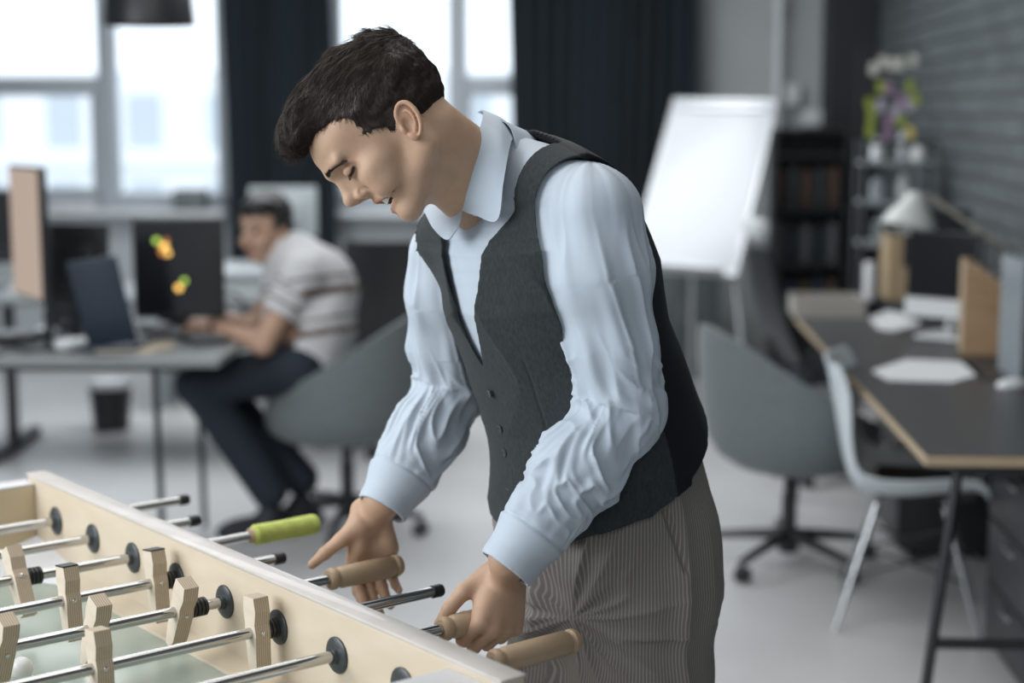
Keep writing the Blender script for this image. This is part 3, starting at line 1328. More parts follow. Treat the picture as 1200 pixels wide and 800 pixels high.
# ear: plate, helix, antihelix, lobe
def ear_pts(s, r0, r1, a0, a1, n, y0=0.081, fl=0.005):
    out = []
    for t in np.linspace(a0, a1, n):
        c, q = math.cos(t), math.sin(t)      # q up, c forward
        lx, lz = c * r0, q * r1
        tl = math.radians(24)
        X, Z = lx * math.cos(tl) - lz * math.sin(tl), lx * math.sin(tl) + lz * math.cos(tl)
        out.append(V(-0.002 + X, s * (y0 + fl * (0.5 - c)), Z - 0.001))
    return out


EARS = {}
for s_ in (1, -1):
    hel = ear_pts(s_, 0.0150, 0.0265, math.radians(10), math.radians(245), 14)
    ant = ear_pts(s_, 0.0078, 0.0150, math.radians(95), math.radians(250), 8, 0.0815, 0.003)
    tl = math.radians(24)
    Re = np.array([[math.cos(tl), 0, math.sin(tl)], [0, 1, 0], [-math.sin(tl), 0, math.cos(tl)]]).T
    Re = basis(V(math.cos(tl), 0, math.sin(tl)), V(0, 1, 0), V(-math.sin(tl), 0, math.cos(tl)))
    plate = ell((-0.002, s_ * 0.0765, 0.0), (0.0150, 0.0075, 0.0255), Re)
    EARS[s_] = (plate, chain(hel, [0.0022] + [0.0033] * 12 + [0.003], 0), chain(ant, [0.0018] + [0.0026] * 6 + [0.002], 0),
                ell((0.0080, s_ * 0.079, -0.0205), (0.0075, 0.0042, 0.0085)), ell((0.003, s_ * 0.084, -0.0045), (0.0085, 0.0085, 0.0115), Re),
                ell((0.0125, s_ * 0.0765, -0.0045), (0.004, 0.006, 0.006)))


def ear_field(P, s):
    pl, he, an, lo, co, tr = EARS[s]
    d = smax(pl(P), -((P[..., 1] * s - 0.0805)) * -1.0, 0.002)      # flat outer face
    d = smin(d, an(P), 0.003)
    d = smin(d, he(P), 0.0025)
    d = smin(d, lo(P), 0.004)
    d = smax(d, -co(P), 0.003)
    d = smin(d, tr(P), 0.003)
    return d


def headF(P):
    return head_field(hloc(P)) * HS


headF.bb = (HO - 0.17, HO + 0.17)
neck = union([(cone(hw(-0.016, 0, -0.026), pc(580, 212, 2.345), 0.0525, 0.048), 0.0),
              (cone(hw(0.012, 0, -0.055), pc(558, 240, 2.335), 0.040, 0.040), 0.03)])


# ---- hands.  local axes: x to the fingers, y to the thumb side, z out of the back of the hand
def hand_parts(W, X, Y, Z, S, flex, spread, thumb, curl_each=None):
    """flex: (MCP, PIP, DIP) per finger in degrees; thumb: three local points + radii"""
    R = np.array([X, Y, Z]).T
    g = lambda *p: W + R @ (np.array(p, float) * S)
    out = []
    mcp = [V(0.088, 0.0285, 0.0), V(0.092, 0.0085, 0.003), V(0.087, -0.0115, 0.001), V(0.078, -0.0300, -0.004)]
    ln = [(0.043, 0.025, 0.019), (0.047, 0.029, 0.020), (0.043, 0.027, 0.020), (0.034, 0.020, 0.018)]
    rd = [0.0102, 0.0104, 0.0098, 0.0088]
    wr = [V(0.0, 0.014, 0), V(0.0, 0.006, 0.002), V(0, -0.004, 0.002), V(0.0, -0.013, 0)]
    for i in range(4):      # metacarpals
        out.append((cone(g(*wr[i]), g(*mcp[i]), 0.0165 * S, (rd[i] + 0.0022) * S), 0.014))
        out.append((cone(g(*(wr[i] * 0.3 + mcp[i] * 0.7 + V(0, 0, -0.008))), g(*(mcp[i] + V(-0.012, 0, -0.009))), 0.012 * S, 0.010 * S), 0.012))
    out.append((cone(g(0.022, 0.016, -0.012), g(0.058, 0.024, -0.012), 0.0165 * S, 0.010 * S), 0.014))     # thumb ball
    out.append((cone(g(0.020, -0.018, -0.010), g(0.060, -0.026, -0.010), 0.0125 * S, 0.0115 * S), 0.014))   # heel
    tips, fingers = [], []
    for i in range(4):
        p = mcp[i].copy()
        a = 0.0
        sd = math.radians(spread[i])
        pts = [g(*p)]
        for j in range(3):
            a += math.radians(flex[i][j])
            d = V(math.cos(a) * math.cos(sd), math.cos(a) * math.sin(sd) if j == 0 or True else 0, -math.sin(a))
            p = p + d * ln[i][j]
            pts.append(g(*p))
        rr = [rd[i] * S, rd[i] * 0.93 * S, rd[i] * 0.84 * S, rd[i] * 0.70 * S]
        f = union([(cone(pts[0], pts[1], rr[0], rr[1]), 0), (cone(pts[1], pts[2], rr[1], rr[2]), 0.002), (cone(pts[2], pts[3], rr[2], rr[3]), 0.002),
                   (ell(pts[1], (rr[1] * 1.1,) * 3), 0.003)])
        fingers.append(f)
        tips.append(pts)
    tp = [g(*t) for t in thumb]
    th = union([(cone(tp[0], tp[1], 0.0165 * S, 0.0118 * S), 0), (cone(tp[1], tp[2], 0.0112 * S, 0.0100 * S), 0.004), (cone(tp[2], tp[3], 0.0100 * S, 0.0074 * S), 0.003)])
    fingers.append(th)
    palm = union(out)
    kb = [0.006, 0.006, 0.006, 0.006, 0.012]

    def f(P, lo=None, hi=None):
        d = palm(P, lo, hi)
        fd = None
        for k, q in enumerate(fingers):
            e = q(P, lo, hi)
            # fingers stay apart from one another: they only blend into the palm
            dd = smin(palm_near(P), e, kb[k])
            fd = dd if fd is None else np.minimum(fd, dd)
        return np.minimum(d, fd)

    def palm_near(P):
        return palm(P)
    f.blocky = True
    f.bb = (np.minimum(palm.bb[0], np.min([q.bb[0] for q in fingers], axis=0)), np.maximum(palm.bb[1], np.max([q.bb[1] for q in fingers], axis=0)))
    return f, g, tips, tp


# near hand: closed round the handle of the seventh rod
GRIP = rodp(6, 0.247)                     # centre of the grip on the rod axis
az, dl = math.radians(22), math.radians(28)
Zl = nrm(math.cos(az) * TW + math.sin(az) * V(0, 0, 1))       # out of the back of the hand
Xd = -math.cos(az) * V(0, 0, 1) + math.sin(az) * TW
Xl = nrm(math.cos(dl) * Xd - math.sin(dl) * TR)
Yl = np.cross(Zl, Xl)
if Yl @ TR > 0:
    Yl = -Yl
# put the handle axis in the crook: about 8 cm from the wrist, 2.9 cm under the back
WL = GRIP - Xl * 0.070 + Zl * 0.030 - Yl * 0.002
WRL = pc(596, 655, 2.222)
handL, gL, tipsL, tpL = hand_parts(WL, Xl, Yl, Zl, 1.0, [(62, 78, 50), (66, 80, 50), (70, 80, 50), (74, 78, 48)], (2, 0, -2, -4),
                                   [V(0.018, 0.024, -0.014), V(0.046, 0.050, -0.024), V(0.074, 0.062, -0.036), V(0.094, 0.064, -0.052)])
# far hand: open, palm to the viewer, fingers hanging behind the handle of the fifth rod
Xr = nrm(CR * 0.0 - CU * 0.97 + CF * 0.22)
Zr0 = nrm(-TW * 0.6 + CF * 0.45)
Zr = nrm(Zr0 - Xr * (Zr0 @ Xr))
Yr = np.cross(Zr, Xr)
if Yr @ CR > 0:
    Yr = -Yr
WR_ = rodp(4, 0.280) - TW * 0.042 + V(0, 0, 0.085)
handR, gR, tipsR, tpR = hand_parts(WR_, Xr, Yr, Zr, 1.0, [(34, 30, 16), (34, 31, 16), (34, 31, 17), (34, 30, 18)], (-1, 0, 2, 5),
                                   [V(0.018, 0.022, -0.012), V(0.040, 0.052, -0.012), V(0.058, 0.078, -0.012), V(0.074, 0.098, -0.010)])

skin_arms = [(cone(SHL, ELL, 0.045, 0.036), 0.03), (cone(ELL, WRL, 0.038, 0.0235), 0.02), (cone(WRL, gL(0.03, 0, -0.004), 0.0230, 0.021), 0.02),
             (cone(SHR, ELR, 0.045, 0.036), 0.03), (cone(ELR, WRR, 0.038, 0.026), 0.02), (cone(WRR, gR(0.02, 0, -0.003), 0.0255, 0.021), 0.02)]
HIPL, HIPR = pc(752, 650, 2.415), pc(690, 665, 2.53)
KNL, KNR = HIPL + V(0.01, -0.02, -0.42), HIPR + V(-0.06, -0.03, -0.42)
ANL, ANR = V(KNL[0] + 0.04, KNL[1] + 0.03, 0.09), V(KNR[0] + 0.02, KNR[1] + 0.05, 0.09)
core = [(cone(sp[1], sp[5], 0.09, 0.10), 0.03), (cone(sp[5], NB, 0.10, 0.045), 0.04), (cone(NB, SHL, 0.035, 0.04), 0.03), (cone(NB, SHR, 0.035, 0.04), 0.03),
        (cone(HIPL, KNL, 0.07, 0.05), 0.03), (cone(KNL, ANL, 0.048, 0.034), 0.02), (cone(HIPR, KNR, 0.07, 0.05), 0.03), (cone(KNR, ANR, 0.048, 0.034), 0.02)]
body_parts = [(headF, 0.0), (neck, 0.018)] + core + skin_arms + [(handL, 0.008), (handR, 0.008)]


def bodyF(P, lo=None, hi=None):
    d = None
    for g, k in body_parts:
        if lo is not None:
            a, b = g.bb
            pad = 0.03 + k
            if (a - pad > hi).any() or (b + pad < lo).any():
                continue
        e = g(P, lo, hi) if getattr(g, 'blocky', False) else g(P)
        d = e if d is None else (smin(d, e, k) if k else np.minimum(d, e))
    return np.full(P.shape[:-1], 0.5) if d is None else d


bodyF.blocky = True
bodyF.bb = (np.min([g.bb[0] for g, _ in body_parts], axis=0), np.max([g.bb[1] for g, _ in body_parts], axis=0))

# ---- skin material: tint attribute times a fine mottling
def skin_mat(name, base):
    m = mat(name, base, rough=0.52, sss=0.16, spec=0.35, bump=(420, 0.12, (1, 1, 1)), noise=(60, 0.05, (1, 1, 1)))
    nt = m.node_tree
    at = nt.nodes.new('ShaderNodeAttribute')
    at.attribute_name = 'tint'
    b = nt.nodes['Principled BSDF']
    src = b.inputs['Base Color'].links[0].from_socket
    mu = nt.nodes.new('ShaderNodeMixRGB')
    mu.blend_type = 'MULTIPLY'
    mu.inputs[0].default_value = 1
    nt.links.new(src, mu.inputs[1])
    nt.links.new(at.outputs['Color'], mu.inputs[2])
    nt.links.new(mu.outputs[0], b.inputs['Base Color'])
    return m


SKIN = skin_mat('skin', (0.50, 0.325, 0.220))
man = empty('person', (float(sp[0][0]), float(sp[0][1]), 0))
tag(man, 'smiling person in blue shirt and dark grey vest leaning over the foosball table', 'person')
bv, bq = surface(bodyF, QB)
bv = relax(bv, bq, 1, 0.4)
HL = hloc(bv)
inh = (np.abs(HL[:, 0] - 0.02) < 0.14) & (np.abs(HL[:, 1]) < 0.12) & (HL[:, 2] > -0.10) & (HL[:, 2] < 0.16)
tint = np.ones((len(bv), 3))


def blend(mask, col):
    global tint
    mask = np.clip(mask, 0, 1)[:, None]
    tint = tint * (1 - mask) + tint * np.array(col) * mask


lipd = np.minimum(lipu(HL), lipl(HL))
blend(np.where(inh, 1 - np.clip((lipd - 0.0003) / 0.0012, 0, 1), 0) * (HL[:, 0] > 0.08), (0.95, 0.68, 0.66))
mod = np.abs(HL - V(0.090, 0, -0.045)) / V(0.014, 0.030, 0.0085)
blend(np.where(inh, np.clip(1.25 - np.linalg.norm(mod, axis=1), 0, 1) * 4, 0) * (lipd > 0.0008), (0.25, 0.10, 0.10))
# beard shadow is real stubble: a cool darkening of jaw and upper lip
stub = np.clip(1 - np.abs(ell((0.060, 0, -0.075), (0.060, 0.062, 0.040))(HL)) / 0.014, 0, 1) * np.clip((-0.035 - HL[:, 2]) / 0.02, 0, 1)
blend(np.where(inh, stub * 0.5, 0), (0.80, 0.80, 0.84))
blush = np.clip(1 - np.linalg.norm((np.abs(HL) - V(0.085, 0.042, 0.022)) / V(0.03, 0.02, 0.016), axis=1), 0, 1)
blend(np.where(inh, blush, 0), (1.04, 0.92, 0.90))
eard = np.minimum(np.abs(HL[:, 1]) - 0.076, 0.01)
blend(np.where(inh & (np.abs(HL[:, 1]) > 0.077) & (np.abs(HL[:, 0]) < 0.03), 0.6, 0), (1.02, 0.90, 0.87))
slitd = np.minimum(*[chain([V(0.1105, s * 0.0220, 0.0165), V(0.1080, s * 0.035, 0.0135), V(0.0940, s * 0.0505, 0.0165)], [0.0012, 0.0017, 0.0012])(HL) for s in (1, -1)])
blend(np.where(inh, 1 - np.clip((slitd - 0.0006) / 0.0012, 0, 1), 0), (0.22, 0.16, 0.14))
body = mesh_obj('body', bv, bq, SKIN, man, {'tint': tint})

# teeth
TEETH = mat('teeth', (0.82, 0.79, 0.72), rough=0.25, spec=0.5)
g_ = MB()
G = []
for t in np.linspace(-0.024, 0.024, 25):
    k = 1 - (t / 0.027) ** 2
    x = 0.079 + 0.0195 * k
    zt = -0.0370
    row = []
    for q in np.linspace(0, 1, 5):
        sc = 0.0006 * abs(math.sin((t / 0.0058) * PI))
        row.append(hw(x - 0.0015 * q * q - sc * 0, t, zt - 0.0105 * q * (0.55 + 0.45 * k) + sc * q))
    G.append(row)
g_.grid(G, thick=0.002)
gt = MB()
gt.v, gt.f, gt.mi = g_.v, g_.f, g_.mi
teeth = mesh_obj('teeth', np.array(gt.v), np.array(gt.f), TEETH, man)

# eyebrows and lashes as little hairs
HAIR = mat('dark_brown_hair', (0.033, 0.0225, 0.0175), rough=0.45, spec=0.3, noise=(90, 0.35, (1, 1, 1)))


def strands(name, roots, dirs, lens, bends, w, parent, m, seg=4):
    """three-sided tapering hairs; all arrays in world space"""
    n = len(roots)
    lens = np.asarray(lens)[:, None]
    d = dirs / np.linalg.norm(dirs, axis=1, keepdims=True)
    side = np.cross(d, rng.normal(size=(n, 3)))
    side /= np.linalg.norm(side, axis=1, keepdims=True)
    up = np.cross(d, side)
    rings = []
    for k in range(seg + 1):
        t = k / seg
        c = roots + d * lens * t + bends * (t * t) * lens
        r = (w * (1 - 0.85 * t)) if np.isscalar(w) else (w * (1 - 0.85 * t))[:, None]
        rings.append(np.stack([c + r * (math.cos(a) * side + math.sin(a) * up) for a in (0, 2.094, 4.189)], 1))
    R = np.stack(rings, 1)      # n, seg+1, 3, 3
    v = R.reshape(-1, 3)
    base = (np.arange(n) * (seg + 1) * 3)[:, None]
    q = []
    for k in range(seg):
        for j in range(3):
            j2 = (j + 1) % 3
            q.append(np.concatenate([base + k * 3 + j, base + k * 3 + j2, base + (k + 1) * 3 + j2, base + (k + 1) * 3 + j], 1))
    q = np.stack(q, 1).reshape(-1, 4)
    return mesh_obj(name, v, q, m, parent)


def project_out(P, F, off=0.0, it=4):
    """push head-space points on to the zero surface of a head-space field"""
    e = 0.0007
    for _ in range(it):
        d = F(P) - off
        g = np.stack([(F(P + e * np.eye(3)[k]) - F(P - e * np.eye(3)[k])) / (2 * e) for k in range(3)], 1)
        P = P - g * (d / (np.linalg.norm(g, axis=1) ** 2 + 1e-9))[:, None]
    g = np.stack([(F(P + e * np.eye(3)[k]) - F(P - e * np.eye(3)[k])) / (2 * e) for k in range(3)], 1)
    return P, g / (np.linalg.norm(g, axis=1, keepdims=True) + 1e-9)


for s_ in (1, -1):
    n = 520
    t = rng.random(n)
    y = 0.012 + 0.043 * t
    z = 0.0400 - 0.010 * t ** 1.5 + 0.003 * np.sin(t * PI) + rng.normal(size=n) * 0.0014 * (1 - 0.6 * t)
    P = np.stack([0.124 - 0.028 * t ** 1.5, s_ * y, z], 1)
    P, N = project_out(P, head_field, 0.0)
    d = np.stack([-0.35 + 0 * t, s_ * (0.9 + 0 * t), 0.35 - 0.8 * t], 1) + N * 0.25
    strands('eyebrow', HO + (P @ HM.T) * HS, d @ HM.T, 0.008 + 0.003 * rng.random(n), np.zeros((n, 3)), 0.00038, man, HAIR, 2)
    n = 170
    t = rng.random(n)
    P = np.stack([0.1110 - 0.018 * t ** 1.6, s_ * (0.022 + 0.029 * t), 0.0140 + 0.003 * (2 * t - 1) ** 2 + 0 * t], 1)
    P, N = project_out(P, lambda q: head_field(q), 0.0)
    d = N * 0.5 + np.array([0.35, 0, -0.75]) + np.stack([0 * t, s_ * (t - 0.3) * 0.3, 0 * t], 1)
    strands('eyelashes', HO + (P @ HM.T) * HS, d @ HM.T, 0.0042 + 0.0015 * rng.random(n), np.zeros((n, 3)), 0.00035, man, HAIR, 2)

# ---- hair: a solid mass with combed locks over it
hair_top = [
    (ell((-0.010, 0, 0.062), (0.090, 0.079, 0.080)), 0.0),
    (ell((0.026, 0, 0.100), (0.086, 0.066, 0.058)), 0.03),
    (ell((0.085, 0.0, 0.118), (0.046, 0.054, 0.033)), 0.02),
    (ell((0.112, 0.002, 0.112), (0.026, 0.044, 0.024)), 0.012),
    (ell((-0.045, 0.0, 0.105), (0.045, 0.045, 0.034)), 0.02),
]


def poly2(pts):
    """signed distance to a closed polygon in the plane, negative inside"""
    A = np.array(pts, float)

    def f(x, z):
        P = np.stack([x, z], -1)
        d = np.full(x.shape, 1e9)
        ins = np.zeros(x.shape, bool)
        for i in range(len(A)):
            a, b = A[i], A[(i + 1) % len(A)]
            e = b - a
            w = P - a
            t = np.clip((w @ e) / (e @ e), 0, 1)
            q = w - t[..., None] * e
            d = np.minimum(d, (q ** 2).sum(-1))
            c = ((a[1] <= P[..., 1]) & (P[..., 1] < b[1])) | ((b[1] <= P[..., 1]) & (P[..., 1] < a[1]))
            xi = a[0] + (P[..., 1] - a[1]) / (b[1] - a[1] + 1e-12) * (b[0] - a[0])
            ins ^= c & (P[..., 0] < xi)
        return np.where(ins, -1, 1) * np.sqrt(d)
    return f


face_cut = poly2([(0.3, 0.094), (0.110, 0.092), (0.086, 0.087), (0.066, 0.078), (0.060, 0.055), (0.055, 0.036), (0.040, 0.030), (0.024, 0.020), (0.020, -0.002),
                  (0.010, -0.006), (0.009, 0.006), (-0.006, 0.026), (-0.020, 0.022), (-0.022, -0.008), (-0.032, -0.026), (-0.052, -0.052), (-0.13, -0.066), (-0.13, -0.3), (0.3, -0.3)])


def hair_field(P):
    d = hair_top[0][0](P)
    for g, k in hair_top[1:]:
        d = smin(d, g(P), k)
    sc = head_field(P, True)
    x, y, z = P[..., 0], np.abs(P[..., 1]), P[..., 2]
    # sides: short hair hugging the skull
    side = np.clip((0.062 - z) / 0.055, 0, 1)
    d = d * (1 - side) + (sc - 0.0065 + 0.005 * np.clip((0.01 - z) / 0.05, 0, 1)) * side
    # combed locks: grooves that run forward over the top and down at the side
    lock = vnoise(x * 26 + z * 22, y * 130 * 0 + P[..., 1] * 62 + z * 18, z * 34) * 0.0042 + vnoise(x * 55, P[..., 1] * 150, z * 95) * 0.0018
    d = d - lock * np.clip(0.25 + z / 0.06, 0.15, 1)
    # hairline: forehead, temple, sideburn in front of the ear, round the ear, nape
    jit = vnoise(x * 160, P[..., 1] * 160, z * 160) * 0.0022
    d = smax(d, -(face_cut(x, z) + jit), 0.003)
    return d


def hairW(P):
    return hair_field(hloc(P)) * HS


hv, hq = surface(hairW, QH, HO - 0.19, HO + 0.20)
hair = mesh_obj('hair', hv, hq, HAIR, man)
# loose strands riding on the mass
vn = vnormals(hv, hq)
pick = rng.choice(len(hv), NHAIR)
P = hloc(hv[pick])
keep = hair_field(P) < 0.002
P, Nw = P[keep], (vn[pick][keep] @ HM)
x, y, z = P[:, 0], P[:, 1], P[:, 2]
top = np.clip((z - 0.05) / 0.05, 0, 1)[:, None]
flow_top = np.stack([1.0 + 0 * x, 0.25 * np.sign(y + 1e-6) * 0.6 + 3.0 * y, 0.10 - 0.5 * (x > 0.09)], 1)
flow_side = np.stack([0.30 + 0.0 * x, 0 * y, -1.0 + 0 * z], 1)
crown = P - V(-0.070, 0.008, 0.098)
cd = np.clip(1 - np.linalg.norm(crown, axis=1) / 0.045, 0, 1)[:, None]
fl = flow_top * top + flow_side * (1 - top) + rng.normal(size=P.shape) * 0.22
fl = fl * (1 - cd) + (crown / (np.linalg.norm(crown, axis=1, keepdims=True) + 1e-6) + V(0.3, 0, 0.5)) * cd
fl -= Nw * (fl * Nw).sum(1, keepdims=True)
fl /= np.linalg.norm(fl, axis=1, keepdims=True)
ln_ = 0.008 + 0.022 * top[:, 0] * rng.random(len(P)) + 0.004 * rng.random(len(P))
dirs = fl + Nw * (0.10 + 0.16 * rng.random((len(P), 1)))
strands('hair_strands', HO + (P @ HM.T) * HS, dirs @ HM.T, ln_ * HS, (-Nw * 0.28) @ HM.T, 0.00042, man, HAIR, 4)
# cowlick on the crown
n = 130
t = rng.random(n)
P = np.stack([-0.060 + 0.022 * rng.normal(size=n) * 0.6, 0.012 * rng.normal(size=n), 0.126 + 0 * t], 1)
P, N = project_out(P, hair_field, -0.002)
d = N * 1.0 + V(0.75, 0.1, 0.15) + rng.normal(size=(n, 3)) * 0.22
strands('cowlick', HO + (P @ HM.T) * HS, d @ HM.T, 0.016 + 0.016 * t, (V(0.5, 0, -0.25) * np.ones((n, 3))) @ HM.T, 0.0005, man, HAIR, 5)
# ================================================================== his clothes
def body_coords(P):
    return torso_l.coords(P)


CUFL, CUFR = pc(592, 667, 2.218), pc(447, 597, 2.52)
ELLs, ELRs = pc(729, 478, 2.27), pc(532, 450, 2.60)
slv = {
    'L': ([pc(697, 252, 2.235), pc(703, 325, 2.235), pc(719, 402, 2.25), ELLs, ELLs * 0.62 + CUFL * 0.38, ELLs * 0.32 + CUFL * 0.68, CUFL + (ELLs - CUFL) * 0.06],
          [0.071, 0.069, 0.061, 0.0555, 0.057, 0.050, 0.041]),
    'R': ([pc(524, 300, 2.50), pc(522, 345, 2.525), pc(526, 400, 2.56), ELRs, ELRs * 0.62 + CUFR * 0.38, ELRs * 0.32 + CUFR * 0.68, CUFR + (ELRs - CUFR) * 0.06],
          [0.064, 0.062, 0.057, 0.0545, 0.054, 0.049, 0.041]),
}


def sleeve_field(key):
    pts, rad = slv[key]
    ch = chain(pts, rad, 0.03)
    end = CUFL if key == 'L' else CUFR
    ax = nrm(end - pts[3])
    c0 = end - ax * 0.062
    band = cone(c0, end + ax * 0.02, 0.0425, 0.0405)
    hole = cone(end - ax * 0.035, end + ax * 0.03, 0.0350, 0.0362)

    def f(P):
        d = smin(ch(P), band(P), 0.004)
        groove = np.abs((P - c0) @ ax) - 0.0012
        ringd = np.maximum(groove, -(d + 0.002))
        d = np.maximum(d, -smax(ringd, -(d + 0.0018), 0.001)) if False else d
        d = smax(d, (P - end) @ ax, 0.0015)
        d = smax(d, -hole(P), 0.001)
        return d
    f.bb = ch.bb
    f.ch = ch
    f.ax, f.c0, f.end = ax, c0, end
    return f


SL, SR = sleeve_field('L'), sleeve_field('R')
neckhole = cone(pc(580, 206, 2.345), hw(-0.004, 0, -0.035), 0.046, 0.056)


def shirtF(P, lo=None, hi=None):
    s, qf, ql, qt, a, b = body_coords(P)
    d = smax(torso(P, lo, hi) + 0.002, (0.34 - s) * 0.45, 0.004)
    d = smin(d, SL(P), 0.022)
    d = smin(d, SR(P), 0.022)
    return smax(d, -neckhole(P), 0.004)


shirtF.blocky = True
shirtF.bb = (np.minimum(torso.bb[0], np.minimum(SL.bb[0], SR.bb[0])), np.maximum(torso.bb[1], np.maximum(SL.bb[1], SR.bb[1])))


def chain_coords(P, pts):
    """arc length along, angle around a polyline"""
    best = np.full(len(P), 1e9)
    S = np.zeros(len(P))
    ANG = np.zeros(len(P))
    L0 = 0
    up = nrm(V(0.2, -1, 0.3))
    for i in range(len(pts) - 1):
        a, b = pts[i], pts[i + 1]
        ab = b - a
        L = np.linalg.norm(ab)
        ax = ab / L
        t = np.clip((P - a) @ ax, 0, L)
        q = P - a - t[:, None] * ax
        d = (q ** 2).sum(1)
        u = nrm(up - ax * (up @ ax))
        w = np.cross(ax, u)
        m = d < best
        best = np.where(m, d, best)
        S = np.where(m, L0 + t, S)
        ANG = np.where(m, np.arctan2(q @ w, q @ u), ANG)
        L0 += L
    return S, ANG, L0


def fold_disp(P, N):
    """cloth folds of the shirt: twisted drag folds on the sleeves, stacked ones in the elbow and above the cuff"""
    out = np.zeros(len(P))
    for key, F_ in (('L', SL), ('R', SR)):
        pts, _ = slv[key]
        S, A, LT = chain_coords(P, pts)
        near = np.clip(1 - np.abs(F_.ch(P)) / 0.012, 0, 1)
        x = S / LT
        se = 0.50                                     # elbow
        ce, sn = np.cos(A), np.sin(A)
        # long drag folds running down the upper arm, turning round it
        n1 = vnoise(sn * 2.6 + S * 5 + 3, ce * 2.6 - S * 4, S * 4.5 + 7)
        f1 = ridge(n1, 2.5) * 0.0105 * np.exp(-((x - 0.28) / 0.22) ** 2)
        # elbow crush: folds across the arm
        n2 = vnoise(S * 32 + sn * 2.2 + vnoise(sn * 1.5, ce * 1.5, S * 9) * 1.3, ce * 1.5 + 9, sn * 1.2)
        f2 = ridge(n2, 1.8) * 0.0150 * np.exp(-((x - se) / 0.12) ** 2) * (0.65 + 0.35 * ce)
        # forearm: slanting folds that gather towards the cuff
        n3 = vnoise(S * 20 + sn * 1.4 + ce * 0.6 + 4 * vnoise(S * 6, sn, ce), sn * 1.8, ce * 1.8 + 3)
        f3 = ridge(n3, 2.0) * 0.0125 * np.exp(-((x - 0.73) / 0.13) ** 2)
        n4 = vnoise(sn * 3.6, ce * 3.6, S * 13)
        f4 = n4 * 0.0022
        d = f1 + f2 + f3 + f4 - 0.0055
        cuff = (P - F_.c0) @ F_.ax
        keep = 1 - np.clip((cuff + 0.004) / 0.006, 0, 1)
        d = d * keep
        # seam groove where the cuff is set on
        d = d - 0.0020 * np.exp(-((cuff + 0.0015) / 0.0016) ** 2) + 0.0012 * keep * np.exp(-((cuff + 0.008) / 0.008) ** 2) * 2
        out += d * near
        # shoulder seam
        sh = (P - pts[0]) @ nrm(pts[1] - pts[0])
    return out


SHIRT = mat('pale_blue_cotton', (0.485, 0.545, 0.61), rough=0.62, spec=0.3, bump=(900, 0.10, (1, 1, 1)), noise=(9, 0.03, (1, 1, 1)))
cv, cq = surface(shirtF, QC)
cv = relax(cv, cq, 1, 0.5)
N = vnormals(cv, cq)
cv = cv + N * fold_disp(cv, N)[:, None]
s, qf, ql, qt, a, b = body_coords(cv)
chest = (np.minimum(SL.ch(cv), SR.ch(cv)) > 0.01)
wv = ridge(vnoise(cv[:, 0] * 14 + cv[:, 2] * 5, cv[:, 1] * 14, cv[:, 2] * 6), 2) * 0.006 - 0.003
cv = cv + N * (wv * chest)[:, None]
cv = relax(cv, cq, 1, 0.3)
shirt = mesh_obj('shirt', cv, cq, SHIRT, man)

# ---- vest: a shell over the torso, cut by the armholes, the neck opening and the hem
LEN_T = float(np.linalg.norm(np.diff(np.array(sp), axis=0), axis=1).sum())


def vestF(P, lo=None, hi=None):
    t0 = torso(P, lo, hi)
    s, qf, ql, qt, a, b = body_coords(P)
    hs = s * LEN_T
    flare = 0.014 * np.clip(1 - hs / 0.24, 0, 1)
    t = t0 - flare
    d = smax(t - 0.0100, -(t - 0.0035), 0.001)
    # hem: dips to two points in front
    fr = np.clip(qf / (a + 1e-6), -1, 1)
    hem = 0.166 - 0.048 * fr - 0.028 * np.clip(fr, 0, 1) ** 2 * np.clip(1 - np.abs(ql - 0.03) / 0.06, 0, 1)
    d = smax(d, (hem - hs) * 0.9, 0.002)
    # front neck opening
    vv = 0.095 * np.clip((hs - VB) / 0.26, 0, 2) ** 0.85 - np.abs(ql - 0.002) + np.where(hs < VB, (hs - VB), 0)
    front = np.where(qf > -0.01, vv, -0.05)
    d = smax(d, np.minimum(front, 0.05), 0.002)
    # collar hole round the neck
    d = smax(d, -neck_big(P), 0.002)
    # armholes
    d = smax(d, -(armL(P)), 0.002)
    d = smax(d, -(armR(P)), 0.002)
    return d


def hs_of(p):
    return float(body_coords(np.array([p]))[0][0] * LEN_T)


VB = hs_of(pc(570, 436, 2.30))
print('V bottom', VB, 'LEN', LEN_T)
neck_big = cone(pc(586, 210, 2.345), hw(-0.01, 0, -0.02), 0.056, 0.070)
armL = chain([pc(694, 243, 2.20), pc(703, 325, 2.22), pc(719, 402, 2.24), pc(729, 470, 2.25)], [0.078, 0.072, 0.062, 0.058], 0.02)
armR = chain([pc(520, 288, 2.52), pc(518, 345, 2.55), pc(522, 400, 2.59)], [0.074, 0.068, 0.062], 0.02)
vestF.blocky = True
vestF.bb = (torso.bb[0] - 0.02, torso.bb[1] + 0.02)
VEST = mat('charcoal_wool', (0.032, 0.038, 0.040), rough=0.85, spec=0.2, sheen=0.08, bump=(700, 0.5, (1, 1, 0.35)), noise=(260, 0.28, (1, 1, 0.4)))
VBACK = mat('black_satin', (0.008, 0.010, 0.012), rough=0.6, spec=0.2)
vv_, vq = surface(vestF, QC * 0.8)
vv_ = relax(vv_, vq, 4, 0.5)
N = vnormals(vv_, vq)
s, qf, ql, qt, a, b = body_coords(vv_)
w1 = ridge(vnoise(vv_[:, 0] * 9 + vv_[:, 2] * 7, vv_[:, 1] * 9, vv_[:, 2] * 4 - vv_[:, 0] * 5), 2) * 0.006 - 0.003
seam = -0.0016 * np.exp(-((qf + 0.002) / 0.0022) ** 2)
dart = -0.0014 * np.exp(-((ql - 0.085 - 0.02 * s) / 0.002) ** 2) * (qf > 0.03) * (s < 0.62)
vv_ = vv_ + N * (w1 + seam + dart)[:, None]
fq = qf[vq].mean(1)
